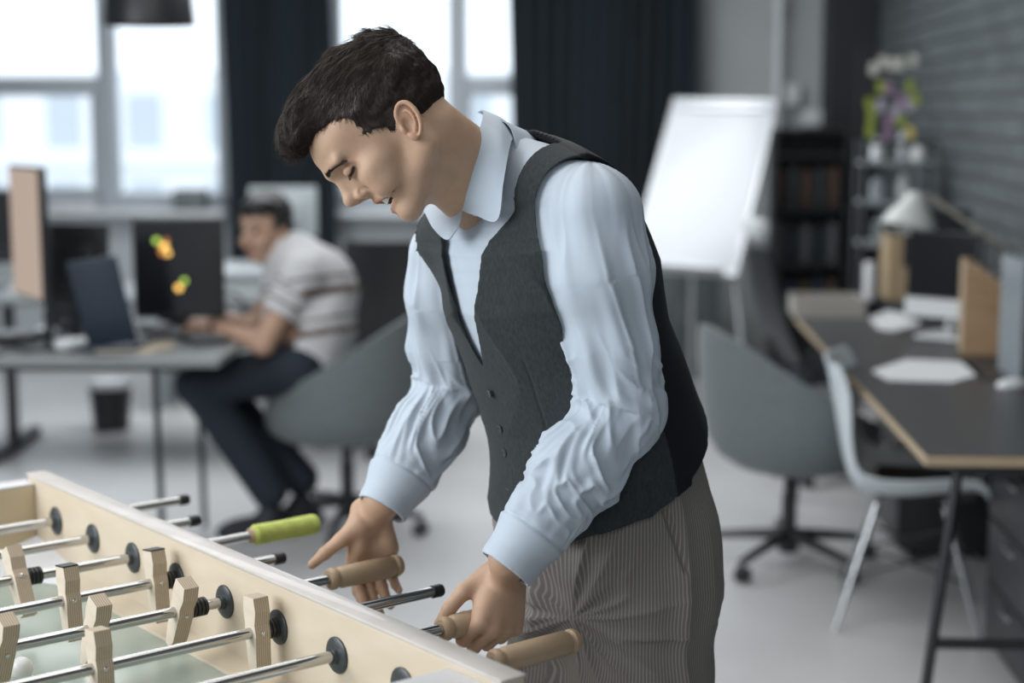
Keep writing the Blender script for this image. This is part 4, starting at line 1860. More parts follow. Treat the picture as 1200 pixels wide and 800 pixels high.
vest = mesh_obj('vest', vv_, vq, [VEST, VBACK], man, mi=(fq < -0.004))


def torso_surface(hs, ql_, off, front=True):
    """a world point on the torso front at height hs and side offset ql_"""
    s0 = hs / LEN_T
    # march outwards from the spine along the forward axis
    k = s0 * (len(sp) - 1)
    i = int(min(k, len(sp) - 2))
    c = sp[i] * (1 - (k - i)) + sp[i + 1] * (k - i)
    T_ = nrm(sp[i + 1] - sp[i])
    f_ = nrm(TF - T_ * (TF @ T_))
    l_ = np.cross(T_, f_)
    r = np.linspace(0.0, 0.30, 400)
    P = c + l_ * ql_ + r[:, None] * f_
    d = torso(P) - off
    j = int(np.argmax(d > 0))
    return P[j], f_, l_, T_


# front edge of the vest, buttons, welt pocket
BUT = mat('dark_horn_button', (0.05, 0.05, 0.05), rough=0.3)
for hs_ in (VB - 0.035, VB - 0.085, VB - 0.135, VB - 0.185):
    p, f_, l_, T_ = torso_surface(hs_, 0.004, 0.0125)
    m = MB()
    m.lathe(p - f_ * 0.001, f_, [(0, 0.0055), (0.0025, 0.0062), (0.0035, 0.0055), (0.0028, 0.0035), (0.0028, 0)], 16)
    mesh_o = m.build('vest_button', BUT, None, smooth=True, origin=(0, 0, 0))
    mesh_o.parent = man
    mesh_o.matrix_parent_inverse = man.matrix_basis.inverted()


def strip_on_torso(name, hq, width, thick, m_, off):
    """a ribbon lying on the torso through (height, side) points"""
    G = []
    for i, (h_, q_) in enumerate(hq):
        p, f_, l_, T_ = torso_surface(h_, q_, off)
        G.append((p, f_, T_))
    rows = []
    for i, (p, f_, T_) in enumerate(G):
        a_ = G[max(i - 1, 0)][0]
        b_ = G[min(i + 1, len(G) - 1)][0]
        d_ = nrm(b_ - a_)
        w_ = nrm(np.cross(f_, d_))
        rows.append([p - w_ * width / 2, p, p + w_ * width / 2])
    mb = MB()
    mb.grid(rows, thick=thick)
    o = mb.build(name, m_, None, smooth=True, origin=(0, 0, 0))
    o.parent = man
    o.matrix_parent_inverse = man.matrix_basis.inverted()
    return o


for (h_, q_) in ((0.165, 0.105),):
    strip_on_torso('welt_pocket', [(h_ + 0.010 * t, q_ - 0.028 + 0.07 * t) for t in np.linspace(0, 1, 10)], 0.011, 0.003, VEST, 0.0115)

# ---- collar: band and two fallen leaves
COLL = mat('pale_blue_collar', (0.49, 0.56, 0.635), rough=0.6, spec=0.3, bump=(900, 0.10, (1, 1, 1)))


def leaf(name, pts, thick=0.0022):
    """pts: rows from the fold line (top) to the free edge, each row a list of world points"""
    rows = [catmull(r_, 8) for r_ in pts]
    G = np.array(rows)
    # more rows by interpolation along the other way
    cols = [catmull(list(G[:, j]), 6) for j in range(G.shape[1])]
    G = np.array(cols)
    mb = MB()
    mb.grid(G, thick=thick)
    v, q = np.array(mb.v), np.array(mb.f)
    return mesh_obj(name, v, q, COLL, man)


leaf('collar', [
    # fold line: from behind the neck, round the near side, to the throat
    [pc(560, 131, 2.44), pc(566, 130, 2.36), pc(564, 145, 2.288), pc(553, 185, 2.262), pc(546, 222, 2.265), pc(541, 246, 2.285)],
    [pc(583, 140, 2.45), pc(588, 140, 2.36), pc(585, 158, 2.268), pc(576, 200, 2.238), pc(565, 232, 2.245), pc(550, 250, 2.272)],
    [pc(598, 152, 2.45), pc(603, 155, 2.36), pc(597, 172, 2.262), pc(590, 215, 2.226), pc(583, 258, 2.228), pc(556, 252, 2.262)],
])
leaf('collar', [
    [pc(541, 246, 2.285), pc(530, 246, 2.315), pc(520, 240, 2.35), pc(512, 231, 2.39)],
    [pc(540, 256, 2.275), pc(528, 262, 2.302), pc(514, 255, 2.335), pc(503, 240, 2.385)],
    [pc(536, 268, 2.270), pc(524, 281, 2.295), pc(508, 268, 2.325), pc(497, 247, 2.38)],
])
band_pts = []
nb_c = pc(578, 196, 2.345)
nax = nrm(hw(-0.01, 0, -0.03) - nb_c)
nu = nrm(V(1, 0, 0) - nax * nax[0])
nw_ = np.cross(nax, nu)
G = []
for k in range(41):
    an = 2 * PI * k / 40
    rr = 0.0665
    c = nb_c + rr * (math.cos(an) * nu + math.sin(an) * nw_)
    G.append([c - nax * 0.030, c - nax * 0.005, c + nax * (0.012 + 0.008 * math.cos(an))])
mb = MB()
mb.grid(G, thick=0.002)
mesh_obj('collar_band', np.array(mb.v), np.array(mb.f), COLL, man)

# ---- trousers
legL = chain([HIPL + V(0, 0, 0.02), HIPL + V(0.004, -0.012, -0.20), KNL, ANL + V(0, 0, -0.02)], [0.100, 0.098, 0.078, 0.075], 0.03)
legR = chain([HIPR + V(0, 0, 0.02), HIPR + V(-0.03, -0.015, -0.20), KNR, ANR + V(0, 0, -0.02)], [0.100, 0.096, 0.078, 0.075], 0.03)
pel = loft([pc(722, 760, 2.50), pc(712, 690, 2.49), pc(708, 600, 2.470), pc(695, 495, 2.445)], [TF] * 4, None, [0.10, 0.151, 0.153, 0.136], [0.15, 0.190, 0.183, 0.168], 3)


def trouF(P, lo=None, hi=None):
    d = smin(pel(P), legL(P), 0.03)
    d = smin(d, legR(P), 0.03)
    d = d + 0.0
    d = smax(d, 0.035 - P[..., 2], 0.002)
    # slanted side pocket
    pk = chain([pc(781, 598, 2.33), pc(796, 640, 2.335), pc(806, 668, 2.35)], [0.0022, 0.0022, 0.0022])
    return d


trouF.blocky = True
trouF.bb = (np.minimum(pel.bb[0], np.minimum(legL.bb[0], legR.bb[0])), np.maximum(pel.bb[1], np.maximum(legL.bb[1], legR.bb[1])))
tv, tq = surface(trouF, QC * 1.3)
tv = relax(tv, tq, 1, 0.5)
N = vnormals(tv, tq)
x, y, z = tv.T
hip = np.exp(-((z - 0.86) / 0.13) ** 2)
crotch = pc(668, 720, 2.36)
rad = np.linalg.norm(tv - crotch, axis=1)
ang = np.arctan2(z - crotch[2], x - crotch[0])
fold = ridge(vnoise(ang * 3.2 + 2, rad * 5, y * 3), 2.2) * 0.012 * np.exp(-((rad - 0.10) / 0.10) ** 2) * np.clip(rad / 0.06, 0, 1)
long_ = ridge(vnoise(x * 10 + 5, y * 10, z * 2.2), 2.4) * 0.015 - 0.005
small = vnoise(x * 30, y * 30, z * 12) * 0.0015
tv = tv + N * (fold + long_ + small)[:, None]
# side pocket opening: a shallow slanted step
pk = [pc(779, 596, 2.30), pc(792, 632, 2.30), pc(805, 668, 2.31)]
from_cam = nrm(pk[1] - CO)
pd = np.full(len(tv), 1e9)
for i in range(2):
    a_, b_ = pk[i], pk[i + 1]
    ab = b_ - a_
    w_ = tv - a_
    t = np.clip((w_ @ ab) / (ab @ ab), 0, 1)
    q = w_ - t[:, None] * ab
    q = q - (q @ TFL if False else (q @ from_cam))[:, None] * from_cam
    pd = np.minimum(pd, np.linalg.norm(q, axis=1))
tv = tv - N * (0.007 * np.exp(-(pd / 0.004) ** 2) * (y < 2.45))[:, None]
# stripes follow the leg round
side = (tv - sp[0]) @ np.cross(V(0, 0, 1), TF)
strc = np.zeros((len(tv), 3))
for m_, H_ in ((side > 0, HIPL), (side <= 0, HIPR)):
    q = tv - H_
    an = np.arctan2(q @ V(-0.84, -0.54, 0), q @ V(0.54, -0.84, 0))
    strc[m_, 0] = (an[m_] * 0.15)
strc[:, 1] = z
TROU = mat('striped_taupe_wool', (0.225, 0.205, 0.185), rough=0.85, spec=0.2, bump=(500, 0.3, (1, 1, 1)))
nt = TROU.node_tree
at = nt.nodes.new('ShaderNodeAttribute')
at.attribute_name = 'stripe'
wv = nt.nodes.new('ShaderNodeTexWave')
wv.wave_type = 'BANDS'
wv.inputs['Scale'].default_value = 0.314 / 0.0064
wv.inputs['Distortion'].default_value = 0.0
nt.links.new(at.outputs['Vector'], wv.inputs['Vector'])
rp = nt.nodes.new('ShaderNodeValToRGB')
rp.color_ramp.elements[0].position = 0.55
rp.color_ramp.elements[0].color = (0.165, 0.152, 0.140, 1)
rp.color_ramp.elements[1].position = 0.95
rp.color_ramp.elements[1].color = (0.285, 0.262, 0.24, 1)
nt.links.new(wv.outputs['Color'], rp.inputs['Fac'])
nt.links.new(rp.outputs['Color'], nt.nodes['Principled BSDF'].inputs['Base Color'])
trousers = mesh_obj('trousers', tv, tq, TROU, man, {'stripe': strc})

# ---- shoes, standing on the floor
SHOE = mat('black_leather', (0.02, 0.02, 0.02), rough=0.35)
SOLE = mat('black_rubber', (0.015, 0.015, 0.015), rough=0.8)
for A_nk in (ANL, ANR):
    sf = union([(ell(A_nk + TF * 0.06 + V(0, 0, -0.035), (0.13, 0.048, 0.045), basis(TF, np.cross(V(0, 0, 1), TF), V(0, 0, 1))), 0.0),
                (cone(A_nk + V(0, 0, 0.01), A_nk + V(0, 0, -0.04), 0.045, 0.045), 0.03)])

    def sf2(P, lo=None, hi=None, sf=sf):
        return smax(sf(P, lo, hi), 0.012 - P[..., 2], 0.003)
    sf2.blocky = True
    sf2.bb = sf.bb
    v, q = surface(sf2, 0.005)
    so = mesh_obj('shoe', v, q, SHOE, man)
    m = MB()
    c = A_nk + TF * 0.06
    ring = [V(c[0], c[1], 0) + TF * 0.135 * math.cos(t) + np.cross(V(0, 0, 1), TF) * 0.05 * math.sin(t) for t in np.linspace(0, 2 * PI, 25)[:-1]]
    m.prism(ring, (0, 0, 0.014))
    mesh_obj_ = m.build('sole', SOLE, None, origin=(0, 0, 0))
    mesh_obj_.parent = man
    mesh_obj_.matrix_parent_inverse = man.matrix_basis.inverted()
# ================================================================== FURNITURE
BLK = mat('black_metal', (0.016, 0.018, 0.020), rough=0.45)
BLKP = mat('black_plastic', (0.018, 0.020, 0.023), rough=0.4)
CHR = mat('brushed_chrome', (0.55, 0.56, 0.57), rough=0.22, metal=1.0)
GREYF = mat('grey_chair_felt', (0.125, 0.145, 0.150), rough=0.9, sheen=0.2, noise=(40, 0.08, (1, 1, 1)))
GREYR = mat('grey_chair_inside', (0.20, 0.22, 0.225), rough=0.9)


def local(root_rz, yaw):
    return root_rz + yaw


def tub_chair(label, x, y, face, s=1.0, arms5=0.3):
    """upholstered bucket chair on a castor base; face = yaw of the sitter's view, 0 = world +x"""
    root = empty('tub_chair', (x, y, 0), face)
    tag(root, label, 'chair')
    # shell: rows from the seat centre out and up to the rim
    n = 56
    G = []
    for i in range(n):
        th = 2 * PI * i / n
        c = math.cos(th)                       # 1 = front
        back = (1 - c) / 2
        top = 0.50 + 0.34 * back ** 1.3
        top = top if c < 0.82 else top - (c - 0.82) * 0.35
        rad = 0.285 + 0.012 * back
        col_ = []
        for (r, h) in ((0.0, 0.345), (0.10, 0.347), (0.18, 0.362), (0.235, 0.40), (0.268, 0.455), (0.285, 0.53), (0.293, 0.62), (0.296, 0.72), (0.292, 0.80), (0.288, 0.84)):
            hh = 0.345 + (h - 0.345) * (top - 0.345) / (0.84 - 0.345) * 1.0
            f = r * rad / 0.29
            col_.append((f * c * 1.0 - 0.06 * back * max(0, (h - 0.6)) , f * math.sin(th) * 1.02, hh))
        G.append(col_)
    mb = MB()
    mb.grid(G + [G[0]], thick=0.022)
    sh = mb.build('shell', GREYF, root, smooth=80, weld=0.0005)
    # seat cushion
    mb = MB()
    mb.lathe((0.01, 0, 0.40), (0, 0, 1), [(0, 0.20), (0.01, 0.235), (0.05, 0.245), (0.075, 0.225), (0.085, 0.15), (0.087, 0.0)], 40)
    mb.build('seat_cushion', GREYR, root, smooth=True)
    mb = MB()
    mb.lathe((0, 0, 0.045), (0, 0, 1), [(0, 0.036), (0.06, 0.036), (0.065, 0.026), (0.20, 0.026), (0.205, 0.020), (0.305, 0.020)], 20)
    mb.box((0, 0, 0.335), (0.17, 0.15, 0.025), None, 0, 0.005)
    mb.build('column', BLK, root, smooth=True)
    for k in range(5):
        a = arms5 + 2 * PI * k / 5
        d = V(math.cos(a), math.sin(a), 0)
        mb = MB()
        mb.tube([d * 0.025 + V(0, 0, 0.105), d * 0.16 + V(0, 0, 0.092), d * 0.31 + V(0, 0, 0.072)], [0.021, 0.017, 0.013], 10)
        l = mb.build('base_arm', BLK, root, smooth=True)
        mb = MB()
        e = d * 0.30
        w_ = nrm(np.cross(d, V(0, 0, 1)))
        mb.tube([e + V(0, 0, 0.075), e + V(0, 0, 0.045)], 0.006, 8)
        for sg in (-1, 1):
            mb.lathe(e + w_ * sg * 0.006 + V(0, 0, 0.028), w_ * sg, [(0, 0.02), (0, 0.027), (0.014, 0.027), (0.017, 0.022), (0.017, 0)], 18)
        mb.build('caster', BLKP, l, smooth=True)
    return root


def at_floor(u, v):
    return ph(u, v, 0.0)


tub_chair('grey upholstered tub chair on castors with the seated person in it', -0.615, 5.93, math.radians(165), 1, 0.5)
tub_chair('empty grey upholstered tub chair on castors tucked in at the long dark desk', 0.955, 5.45, math.radians(12), 1, 0.05)


def office_chair(label, x, y, face, head_col, group=None):
    root = empty('office_chair', (x, y, 0), face)
    tag(root, label, 'chair', group)
    mb = MB()
    G = []
    for i in range(13):
        t = i / 12 * 2 - 1
        G.append([(-0.26 - 0.09 * k - 0.05 * (1 - t * t) + 0.06 * (1 - k) ** 3, 0.235 * t * (1 - 0.12 * k * k), 0.52 + 0.47 * k) for k in np.linspace(0, 1, 10)])
    mb.grid(G, thick=0.035)
    mb.build('backrest', BLKP, root, smooth=80)
    mb = MB()
    mb.box((0.0, 0, 0.465), (0.48, 0.49, 0.075), None, 0, 0.03)
    mb.build('seat', mat('black_seat_fabric', (0.02, 0.024, 0.03), rough=0.9), root, smooth=True)
    if head_col is not None:
        mb = MB()
        mb.box((-0.37, 0, 1.06), (0.07, 0.25, 0.085), rotz(0), 0, 0.025)
        mb.tube([(-0.37, 0, 0.98), (-0.375, 0, 1.05)], 0.012, 8)
        mb.build('headrest', head_col, root, smooth=True)
    for sg in (-1, 1):
        mb = MB()
        mb.tube([(-0.02, sg * 0.25, 0.46), (-0.02, sg * 0.285, 0.52), (-0.02, sg * 0.285, 0.68)], 0.013, 10)
        mb.box((0.0, sg * 0.285, 0.69), (0.24, 0.06, 0.03), None, 0, 0.01)
        mb.build('armrest', BLKP, root, smooth=True)
    mb = MB()
    mb.lathe((0, 0, 0.06), (0, 0, 1), [(0, 0.034), (0.10, 0.032), (0.105, 0.024), (0.37, 0.024)], 18)
    mb.tube([(-0.10, 0, 0.43), (-0.27, 0, 0.45), (-0.31, 0, 0.60)], 0.022, 8)
    mb.build('column', BLK, root, smooth=True)
    for k in range(5):
        a = 0.3 + 2 * PI * k / 5
        d = V(math.cos(a), math.sin(a), 0)
        mb = MB()
        mb.tube([d * 0.025 + V(0, 0, 0.11), d * 0.32 + V(0, 0, 0.075)], [0.024, 0.015], 10)
        l = mb.build('base_arm', BLK, root, smooth=True)
        mb = MB()
        e = d * 0.31
        w_ = nrm(np.cross(d, V(0, 0, 1)))
        mb.tube([e + V(0, 0, 0.075), e + V(0, 0, 0.045)], 0.006, 8)
        for sg in (-1, 1):
            mb.lathe(e + w_ * sg * 0.006 + V(0, 0, 0.028), w_ * sg, [(0, 0.02), (0, 0.027), (0.014, 0.027), (0.017, 0.022), (0.017, 0)], 18)
        mb.build('caster', BLKP, l, smooth=True)
    return root


office_chair('black office chair with no headrest, standing behind the seated person', -0.58, 7.45, math.radians(100), None)
office_chair('black office chair with a pale headrest at the far end of the dark desk', 1.40, 6.84, math.radians(3), mat('pale_headrest', (0.55, 0.57, 0.58), rough=0.7))

# ---- white shell chair
WSH = mat('white_shell_plastic', (0.60, 0.66, 0.69), rough=0.35)
root = empty('shell_chair', (1.225, 4.86, 0), math.radians(-14))
tag(root, 'white plastic shell chair with a dark seat pad and metal legs at the dark desk', 'chair')
prof = [(0.225, 0.405), (0.20, 0.425), (0.12, 0.415), (0.0, 0.395), (-0.10, 0.395), (-0.165, 0.425), (-0.200, 0.50), (-0.222, 0.60), (-0.245, 0.71), (-0.262, 0.79), (-0.270, 0.81)]
pr = catmull([V(a, 0, b) for a, b in prof], 4)
G = []
for j in range(21):
    t = j / 20 * 2 - 1
    row = []
    for k, p in enumerate(pr):
        s_ = k / (len(pr) - 1)
        w = 0.235 * (1 - 0.10 * abs(2 * s_ - 1) ** 4) * (1 - 0.25 * max(0, s_ - 0.85) / 0.15) * (1 - 0.15 * max(0, 0.1 - s_) / 0.1)
        up = 0.085 * abs(t) ** 3.0 * (1 - abs(2 * s_ - 0.9) ** 3)
        fw = 0.05 * abs(t) ** 2.5 * max(0, min(1, (s_ - 0.45) / 0.3)) * (1 - 0.5 * max(0, s_ - 0.8) / 0.2)
        row.append((p[0] + fw, t * w, p[2] + max(0, up)))
    G.append(row)
mb = MB()
mb.grid(G, thick=0.007)
mb.build('shell', WSH, root, smooth=80)
mb = MB()
mb.box((0.04, 0, 0.425), (0.30, 0.33, 0.035), None, 0, 0.016)
mb.build('seat_pad', mat('dark_brown_pad', (0.025, 0.020, 0.018), rough=0.9), root, smooth=True)
for sx_ in (1, -1):
    for sy_ in (1, -1):
        mb = MB()
        mb.tube([(0.10 * sx_, 0.11 * sy_, 0.375), (0.21 * sx_, 0.20 * sy_, 0.0)], [0.010, 0.007], 10)
        mb.build('leg', CHR, root, smooth=True)
mb = MB()
for sy_ in (1, -1):
    mb.tube([(0.135, 0.14 * sy_, 0.25), (-0.165, 0.16 * sy_, 0.16)], 0.0045, 8)
    mb.tube([(-0.135, 0.14 * sy_, 0.25), (0.165, 0.16 * sy_, 0.16)], 0.0045, 8)
for sx_ in (1, -1):
    mb.tube([(0.135 * sx_, 0.14, 0.25), (0.165 * sx_, -0.16, 0.16)], 0.0045, 8)
    mb.tube([(0.135 * sx_, -0.14, 0.25), (0.165 * sx_, 0.16, 0.16)], 0.0045, 8)
mb.build('wire_brace', BLK, root, smooth=True)

# ---- long dark desk on the right
DT = mat('dark_grey_desktop', (0.060, 0.062, 0.064), rough=0.38, spec=0.5, noise=(3, 0.06, (1, 1, 1)))
PE = ply('desk_plywood_edge', (0.33, 0.25, 0.16), (0.45, 0.36, 0.25), 'Z', 0.004)
n0, f0 = ph(1085, 533, 0.74), ph(940, 378, 0.74)
dd = nrm(f0 - n0)
dr = np.cross(dd, V(0, 0, 1))
Ld = np.linalg.norm(f0 - n0) + 0.28
dyaw = math.atan2(dr[1], dr[0])
desk = empty('desk', (n0[0], n0[1], 0), dyaw)        # local x right, local y into depth
tag(desk, 'long dark grey desk with pale plywood edge along the brick wall', 'desk')
WD = 0.66
mb = MB()
mb.box((WD / 2, Ld / 2, 0.725), (WD, Ld, 0.026), None, 0, 0.002)
mb.build('plywood_board', PE, desk)
mb = MB()
mb.box((WD / 2, Ld / 2, 0.7395), (WD - 0.002, Ld - 0.002, 0.003))
mb.build('top_veneer', DT, desk)
for y_ in (0.03, Ld - 0.1):
    for x_, x2 in ((0.085, 0.005), (WD - 0.085, WD - 0.005)):
        mb = MB()
        a, b_ = V(x_, y_, 0.71), V(x2, y_ - 0.02, 0.0)
        mb.tube([a, b_], 0.0135, 4)
        mb.build('leg', BLK, desk)
    mb = MB()
    zc = 0.27
    xx = 0.085 - 0.08 * (0.71 - zc) / 0.71
    mb.box((WD / 2, y_ - 0.01, zc), (WD - 2 * xx, 0.02, 0.022))
    mb.build('crossbar', BLK, desk)
    mb = MB()
    mb.box((WD / 2, y_, 0.70), (WD - 0.15, 0.04, 0.022))
    mb.build('crossbar', BLK, desk)


def dl(x, y, z=0.74):
    """desk-local to world"""
    return n0 * V(1, 1, 0) + dr * x + dd * y + V(0, 0, z)


# things under the desk
def pedestal(loc, yaw, w, d, h, nd, label):
    root = empty('drawer_pedestal', loc, yaw)
    tag(root, label, 'drawer unit')
    mb = MB()
    mb.box((0, 0, h / 2 + 0.02), (w, d, h - 0.04), None, 0, 0.004)
    mb.build('body', BLKP, root, smooth=True)
    for k in range(nd):
        hh = (h - 0.06) / nd
        mb = MB()
        mb.box((-w / 2 - 0.008, 0, 0.05 + hh * (k + 0.5)), (0.016, d - 0.01, hh - 0.008), None, 0, 0.002)
        dr_ = mb.build('drawer', BLKP, root, smooth=True)
        mb = MB()
        mb.box((-w / 2 - 0.022, 0, 0.05 + hh * (k + 0.8)), (0.012, 0.12, 0.012), None, 0, 0.003)
        mb.build('handle', CHR, dr_, smooth=True)
    for sx_ in (-1, 1):
        for sy_ in (-1, 1):
            mb = MB()
            mb.lathe((sx_ * (w / 2 - 0.05), sy_ * (d / 2 - 0.05) - 0.012, 0.022), (0, 1, 0), [(0, 0.02), (0, 0.022), (0.024, 0.022), (0.024, 0)], 14)
            mb.build('caster', BLKP, root, smooth=True)
    return root


p = at_floor(1160, 800)
pedestal(dl(0.50, 0.50, 0), dyaw, 0.30, 0.50, 0.60, 3, 'black drawer pedestal under the near end of the dark desk')
pedestal(dl(0.44, 1.95, 0), dyaw, 0.34, 0.50, 0.58, 3, 'black drawer pedestal under the dark desk behind the white shell chair')

PAPER = mat('white_paper', (0.72, 0.73, 0.74), rough=0.8)


def sheet(name, px, h, thick, m, label, cat, group=None):
    P = [ph(u, v, h) for u, v in px]
    mb = MB()
    mb.prism([p + V(0, 0, 0.0) for p in P], (0, 0, thick))
    return tag(mb.build(name, m), label, cat, group)


sheet('paper_sheet', [(1022, 435), (1062, 422), (1132, 425), (1152, 439), (1118, 448), (1040, 446)], 0.7412, 0.004, PAPER, 'pile of white papers spread on the near part of the dark desk', 'papers')
sheet('paper_sheet', [(1019, 374), (1040, 365), (1072, 372), (1078, 382), (1050, 388), (1030, 386)], 0.7412, 0.006, PAPER, 'loose white papers beside the white-chinned computer on the dark desk', 'papers')
sheet('desk_mat', [(1118, 418), (1200, 418), (1262, 446), (1150, 446)], 0.7412, 0.004, mat('dark_brown_leather', (0.030, 0.024, 0.020), rough=0.6), 'dark brown desk mat under the wooden file holder on the dark desk', 'mat')
root = empty('computer_mouse', ph(1186, 455, 0.741), dyaw + 0.5)
tag(root, 'white computer mouse on the near part of the dark desk', 'computer mouse')
mb = MB()
v, q = surface(ell((0, 0, 0.010), (0.055, 0.030, 0.022)), 0.003)
v[:, 2] = np.maximum(v[:, 2], 0.001)
mesh_ = bpy.data.meshes.new('mouse_shell')
mesh_.from_pydata(v.tolist(), [], q.tolist())
mesh_.materials.append(mat('white_gloss_plastic', (0.72, 0.74, 0.76), rough=0.25))
mesh_.polygons.foreach_set('use_smooth', [True] * len(mesh_.polygons))
o = bpy.data.objects.new('shell', mesh_)
COL.objects.link(o)
o.parent = root
mb = MB()
mb.lathe((0.030, -0.003, 0.029), (0, 1, 0), [(0, 0.004), (0, 0.006), (0.006, 0.006), (0.006, 0)], 12)
mb.build('scroll_wheel', BLKP, root)

# wooden file holder: box with a sloping top, grey clear organiser behind it
OAK = wood('oak_veneer', (0.30, 0.19, 0.105), (0.37, 0.25, 0.15), (1, 1, 6), 5)
fp = ph(1127, 416, 0.745)
root = empty('file_holder', fp, math.radians(-12))
tag(root, 'brown wooden file holder with a sloping top edge on the dark desk', 'file holder')
for x_ in (0.0, 0.0):
    pass
W_, D_, H1, H2 = 0.175, 0.24, 0.305, 0.20
for y_, nm in ((0.0, 'front_panel'), (D_ - 0.012, 'rear_panel')):
    mb = MB()
    mb.prism([(0, y_, 0), (W_, y_, 0), (W_, y_, H2), (0.03, y_, H1), (0, y_, H1)], (0, 0.012, 0))
    mb.build(nm, OAK, root)
mb = MB()
mb.box((0.006, D_ / 2, H1 / 2), (0.012, D_ - 0.025, H1))
mb.build('side_panel', mat('pale_oak_edge', (0.50, 0.38, 0.25), rough=0.6), root)
mb = MB()
mb.box((W_ / 2, D_ / 2, 0.006), (W_ - 0.03, D_ - 0.025, 0.012))
mb.build('bottom_panel', OAK, root)
for k, c in enumerate(((0.55, 0.58, 0.60), (0.45, 0.48, 0.50), (0.60, 0.62, 0.62))):
    mb = MB()
    mb.box((0.045 + 0.04 * k, D_ / 2, 0.15 - 0.01 * k), (0.022, D_ - 0.04, 0.27 - 0.035 * k), None, 0, 0.002)
    o = mb.build('folder', mat('folder_grey_%d' % k, c, rough=0.6), None, origin=(0, 0, 0))
    o.location = tuple(fp)
    o.rotation_euler = (0, 0, math.radians(-12))
    tag(o, ['pale grey folder standing in the wooden file holder, next to its tall side', 'mid grey folder standing in the middle of the wooden file holder',
            'lightest grey folder standing at the low end of the wooden file holder'][k], 'folder', 'folders in the wooden holder')
ap = ph(1166, 398, 0.742)
root = empty('document_tray', V(1.60, 4.92, 0.7435), dyaw)
tag(root, 'grey clear plastic document organiser to the right of the brown wooden file holder', 'document tray')
ACR = mat('grey_clear_acrylic', (0.34, 0.39, 0.42), rough=0.2, alpha=0.75)
for (c, s_) in (((0, 0, 0.005), (0.15, 0.26, 0.01)), ((-0.071, 0, 0.185), (0.008, 0.26, 0.35)), ((0.071, 0, 0.185), (0.008, 0.26, 0.35)), ((0, 0.126, 0.185), (0.134, 0.008, 0.35)), ((0, 0, 0.18), (0.134, 0.24, 0.006)), ((0, 0, 0.362), (0.15, 0.26, 0.006))):
    mb = MB()
    mb.box(c, s_)
    mb.build('panel', ACR, root)


# computers
SCRN = mat('dark_screen_glass', (0.010, 0.011, 0.013), rough=0.12, spec=0.6)
ALU = mat('pale_aluminium', (0.60, 0.63, 0.66), rough=0.35, metal=0.3)


def monitor(name, base, yaw, w, h, z0, label, cat, frame=BLKP, screen=SCRN, chin=0.0, chin_m=None, tilt=0.0, group=None, foot=True, inner=None):
    """screen faces local -y; base = point on the desk"""
    root = empty(name, base, yaw)
    tag(root, label, cat, group)
    R = np.array(Matrix.Rotation(tilt, 3, 'X'))
    c0 = V(0, 0, z0 + (h + chin) / 2)
    f = lambda p: R @ np.asarray(p, float) + c0
    mb = MB()
    mb.box(f((0, 0.012, 0)), (w, 0.028, h + chin), R, 0, 0.006)
    mb.box(f((0, 0.035, 0)), (w * 0.6, 0.03, (h + chin) * 0.55), R, 0, 0.012)
    fr = mb.build('housing', frame, root, smooth=True)
    mb = MB()
    mb.box(f((0, -0.003, chin / 2)), (w - 0.018, 0.003, h - 0.018), R)
    mb.build('screen', screen, root)
    if chin:
        mb = MB()
        mb.box(f((0, -0.0035, -h / 2)), (w - 0.002, 0.004, chin - 0.004), R)
        mb.build('chin', chin_m, root)
    if foot:
        mb = MB()
        mb.tube([(0, 0.05, z0 + h * 0.4), (0, 0.07, z0 * 0.5 + 0.03), (0, 0.06, 0.012)], 0.016, 8)
        mb.box((0, 0.05, 0.007), (min(0.26, w * 0.6), 0.19, 0.012), None, 0, 0.005)
        mb.build('stand', frame if chin_m is None else chin_m, root, smooth=True)
    return root


monitor('computer', dl(0.44, 2.00, 0.7425), dyaw + math.radians(-38), 0.28, 0.24, 0.075, 'black-screened desktop computer with a white chin on the dark desk', 'computer', frame=BLKP, chin=0.07, chin_m=mat('white_chin', (0.70, 0.72, 0.74), rough=0.3), tilt=-0.06)
monitor('computer', dl(0.50, 2.48, 0.7425), dyaw + math.radians(-50), 0.30, 0.24, 0.20, 'black monitor beside the brick wall behind the desk lamp', 'monitor')

# magazine file, candle, tray at the far end
mp_ = ph(1053, 352, 0.7425)
root = empty('magazine_file', mp_, dyaw)
tag(root, 'tall tan cardboard magazine file beside the desk lamp', 'magazine file')
TAN = mat('tan_cardboard', (0.42, 0.31, 0.19), rough=0.8)
for (c, s_) in (((-0.045, 0.1, 0.14), (0.006, 0.22, 0.28)), ((0.045, 0.1, 0.14), (0.006, 0.22, 0.28)), ((0, -0.008, 0.14), (0.096, 0.006, 0.28)), ((0, 0.1, 0.003), (0.084, 0.21, 0.006))):
    mb = MB()
    mb.box(c, s_)
    mb.build('panel', TAN, root)
cp = ph(1018, 352, 0.741)
mb = MB()
mb.lathe(cp, (0, 0, 1), [(0, 0.022), (0.002, 0.025), (0.16, 0.025), (0.165, 0.023), (0.165, 0.008), (0.15, 0.006), (0.15, 0)], 24)
tag(mb.build('paper_roll', PAPER, smooth=True), 'upright white paper roll beside the tan magazine file', 'paper roll')
tb_ = ph(972, 372, 0.7415)
root = empty('storage_tray', tb_, dyaw)
tag(root, 'shallow grey-beige storage tray at the far end of the dark desk', 'tray')
TRY = mat('grey_beige_tray', (0.36, 0.34, 0.31), rough=0.6)
hh = 0.075
for (c, s_) in (((0, 0.1, 0.004), (0.26, 0.21, 0.008)),):
    mb = MB()
    mb.box(c, s_)
    mb.build('bottom', TRY, root)
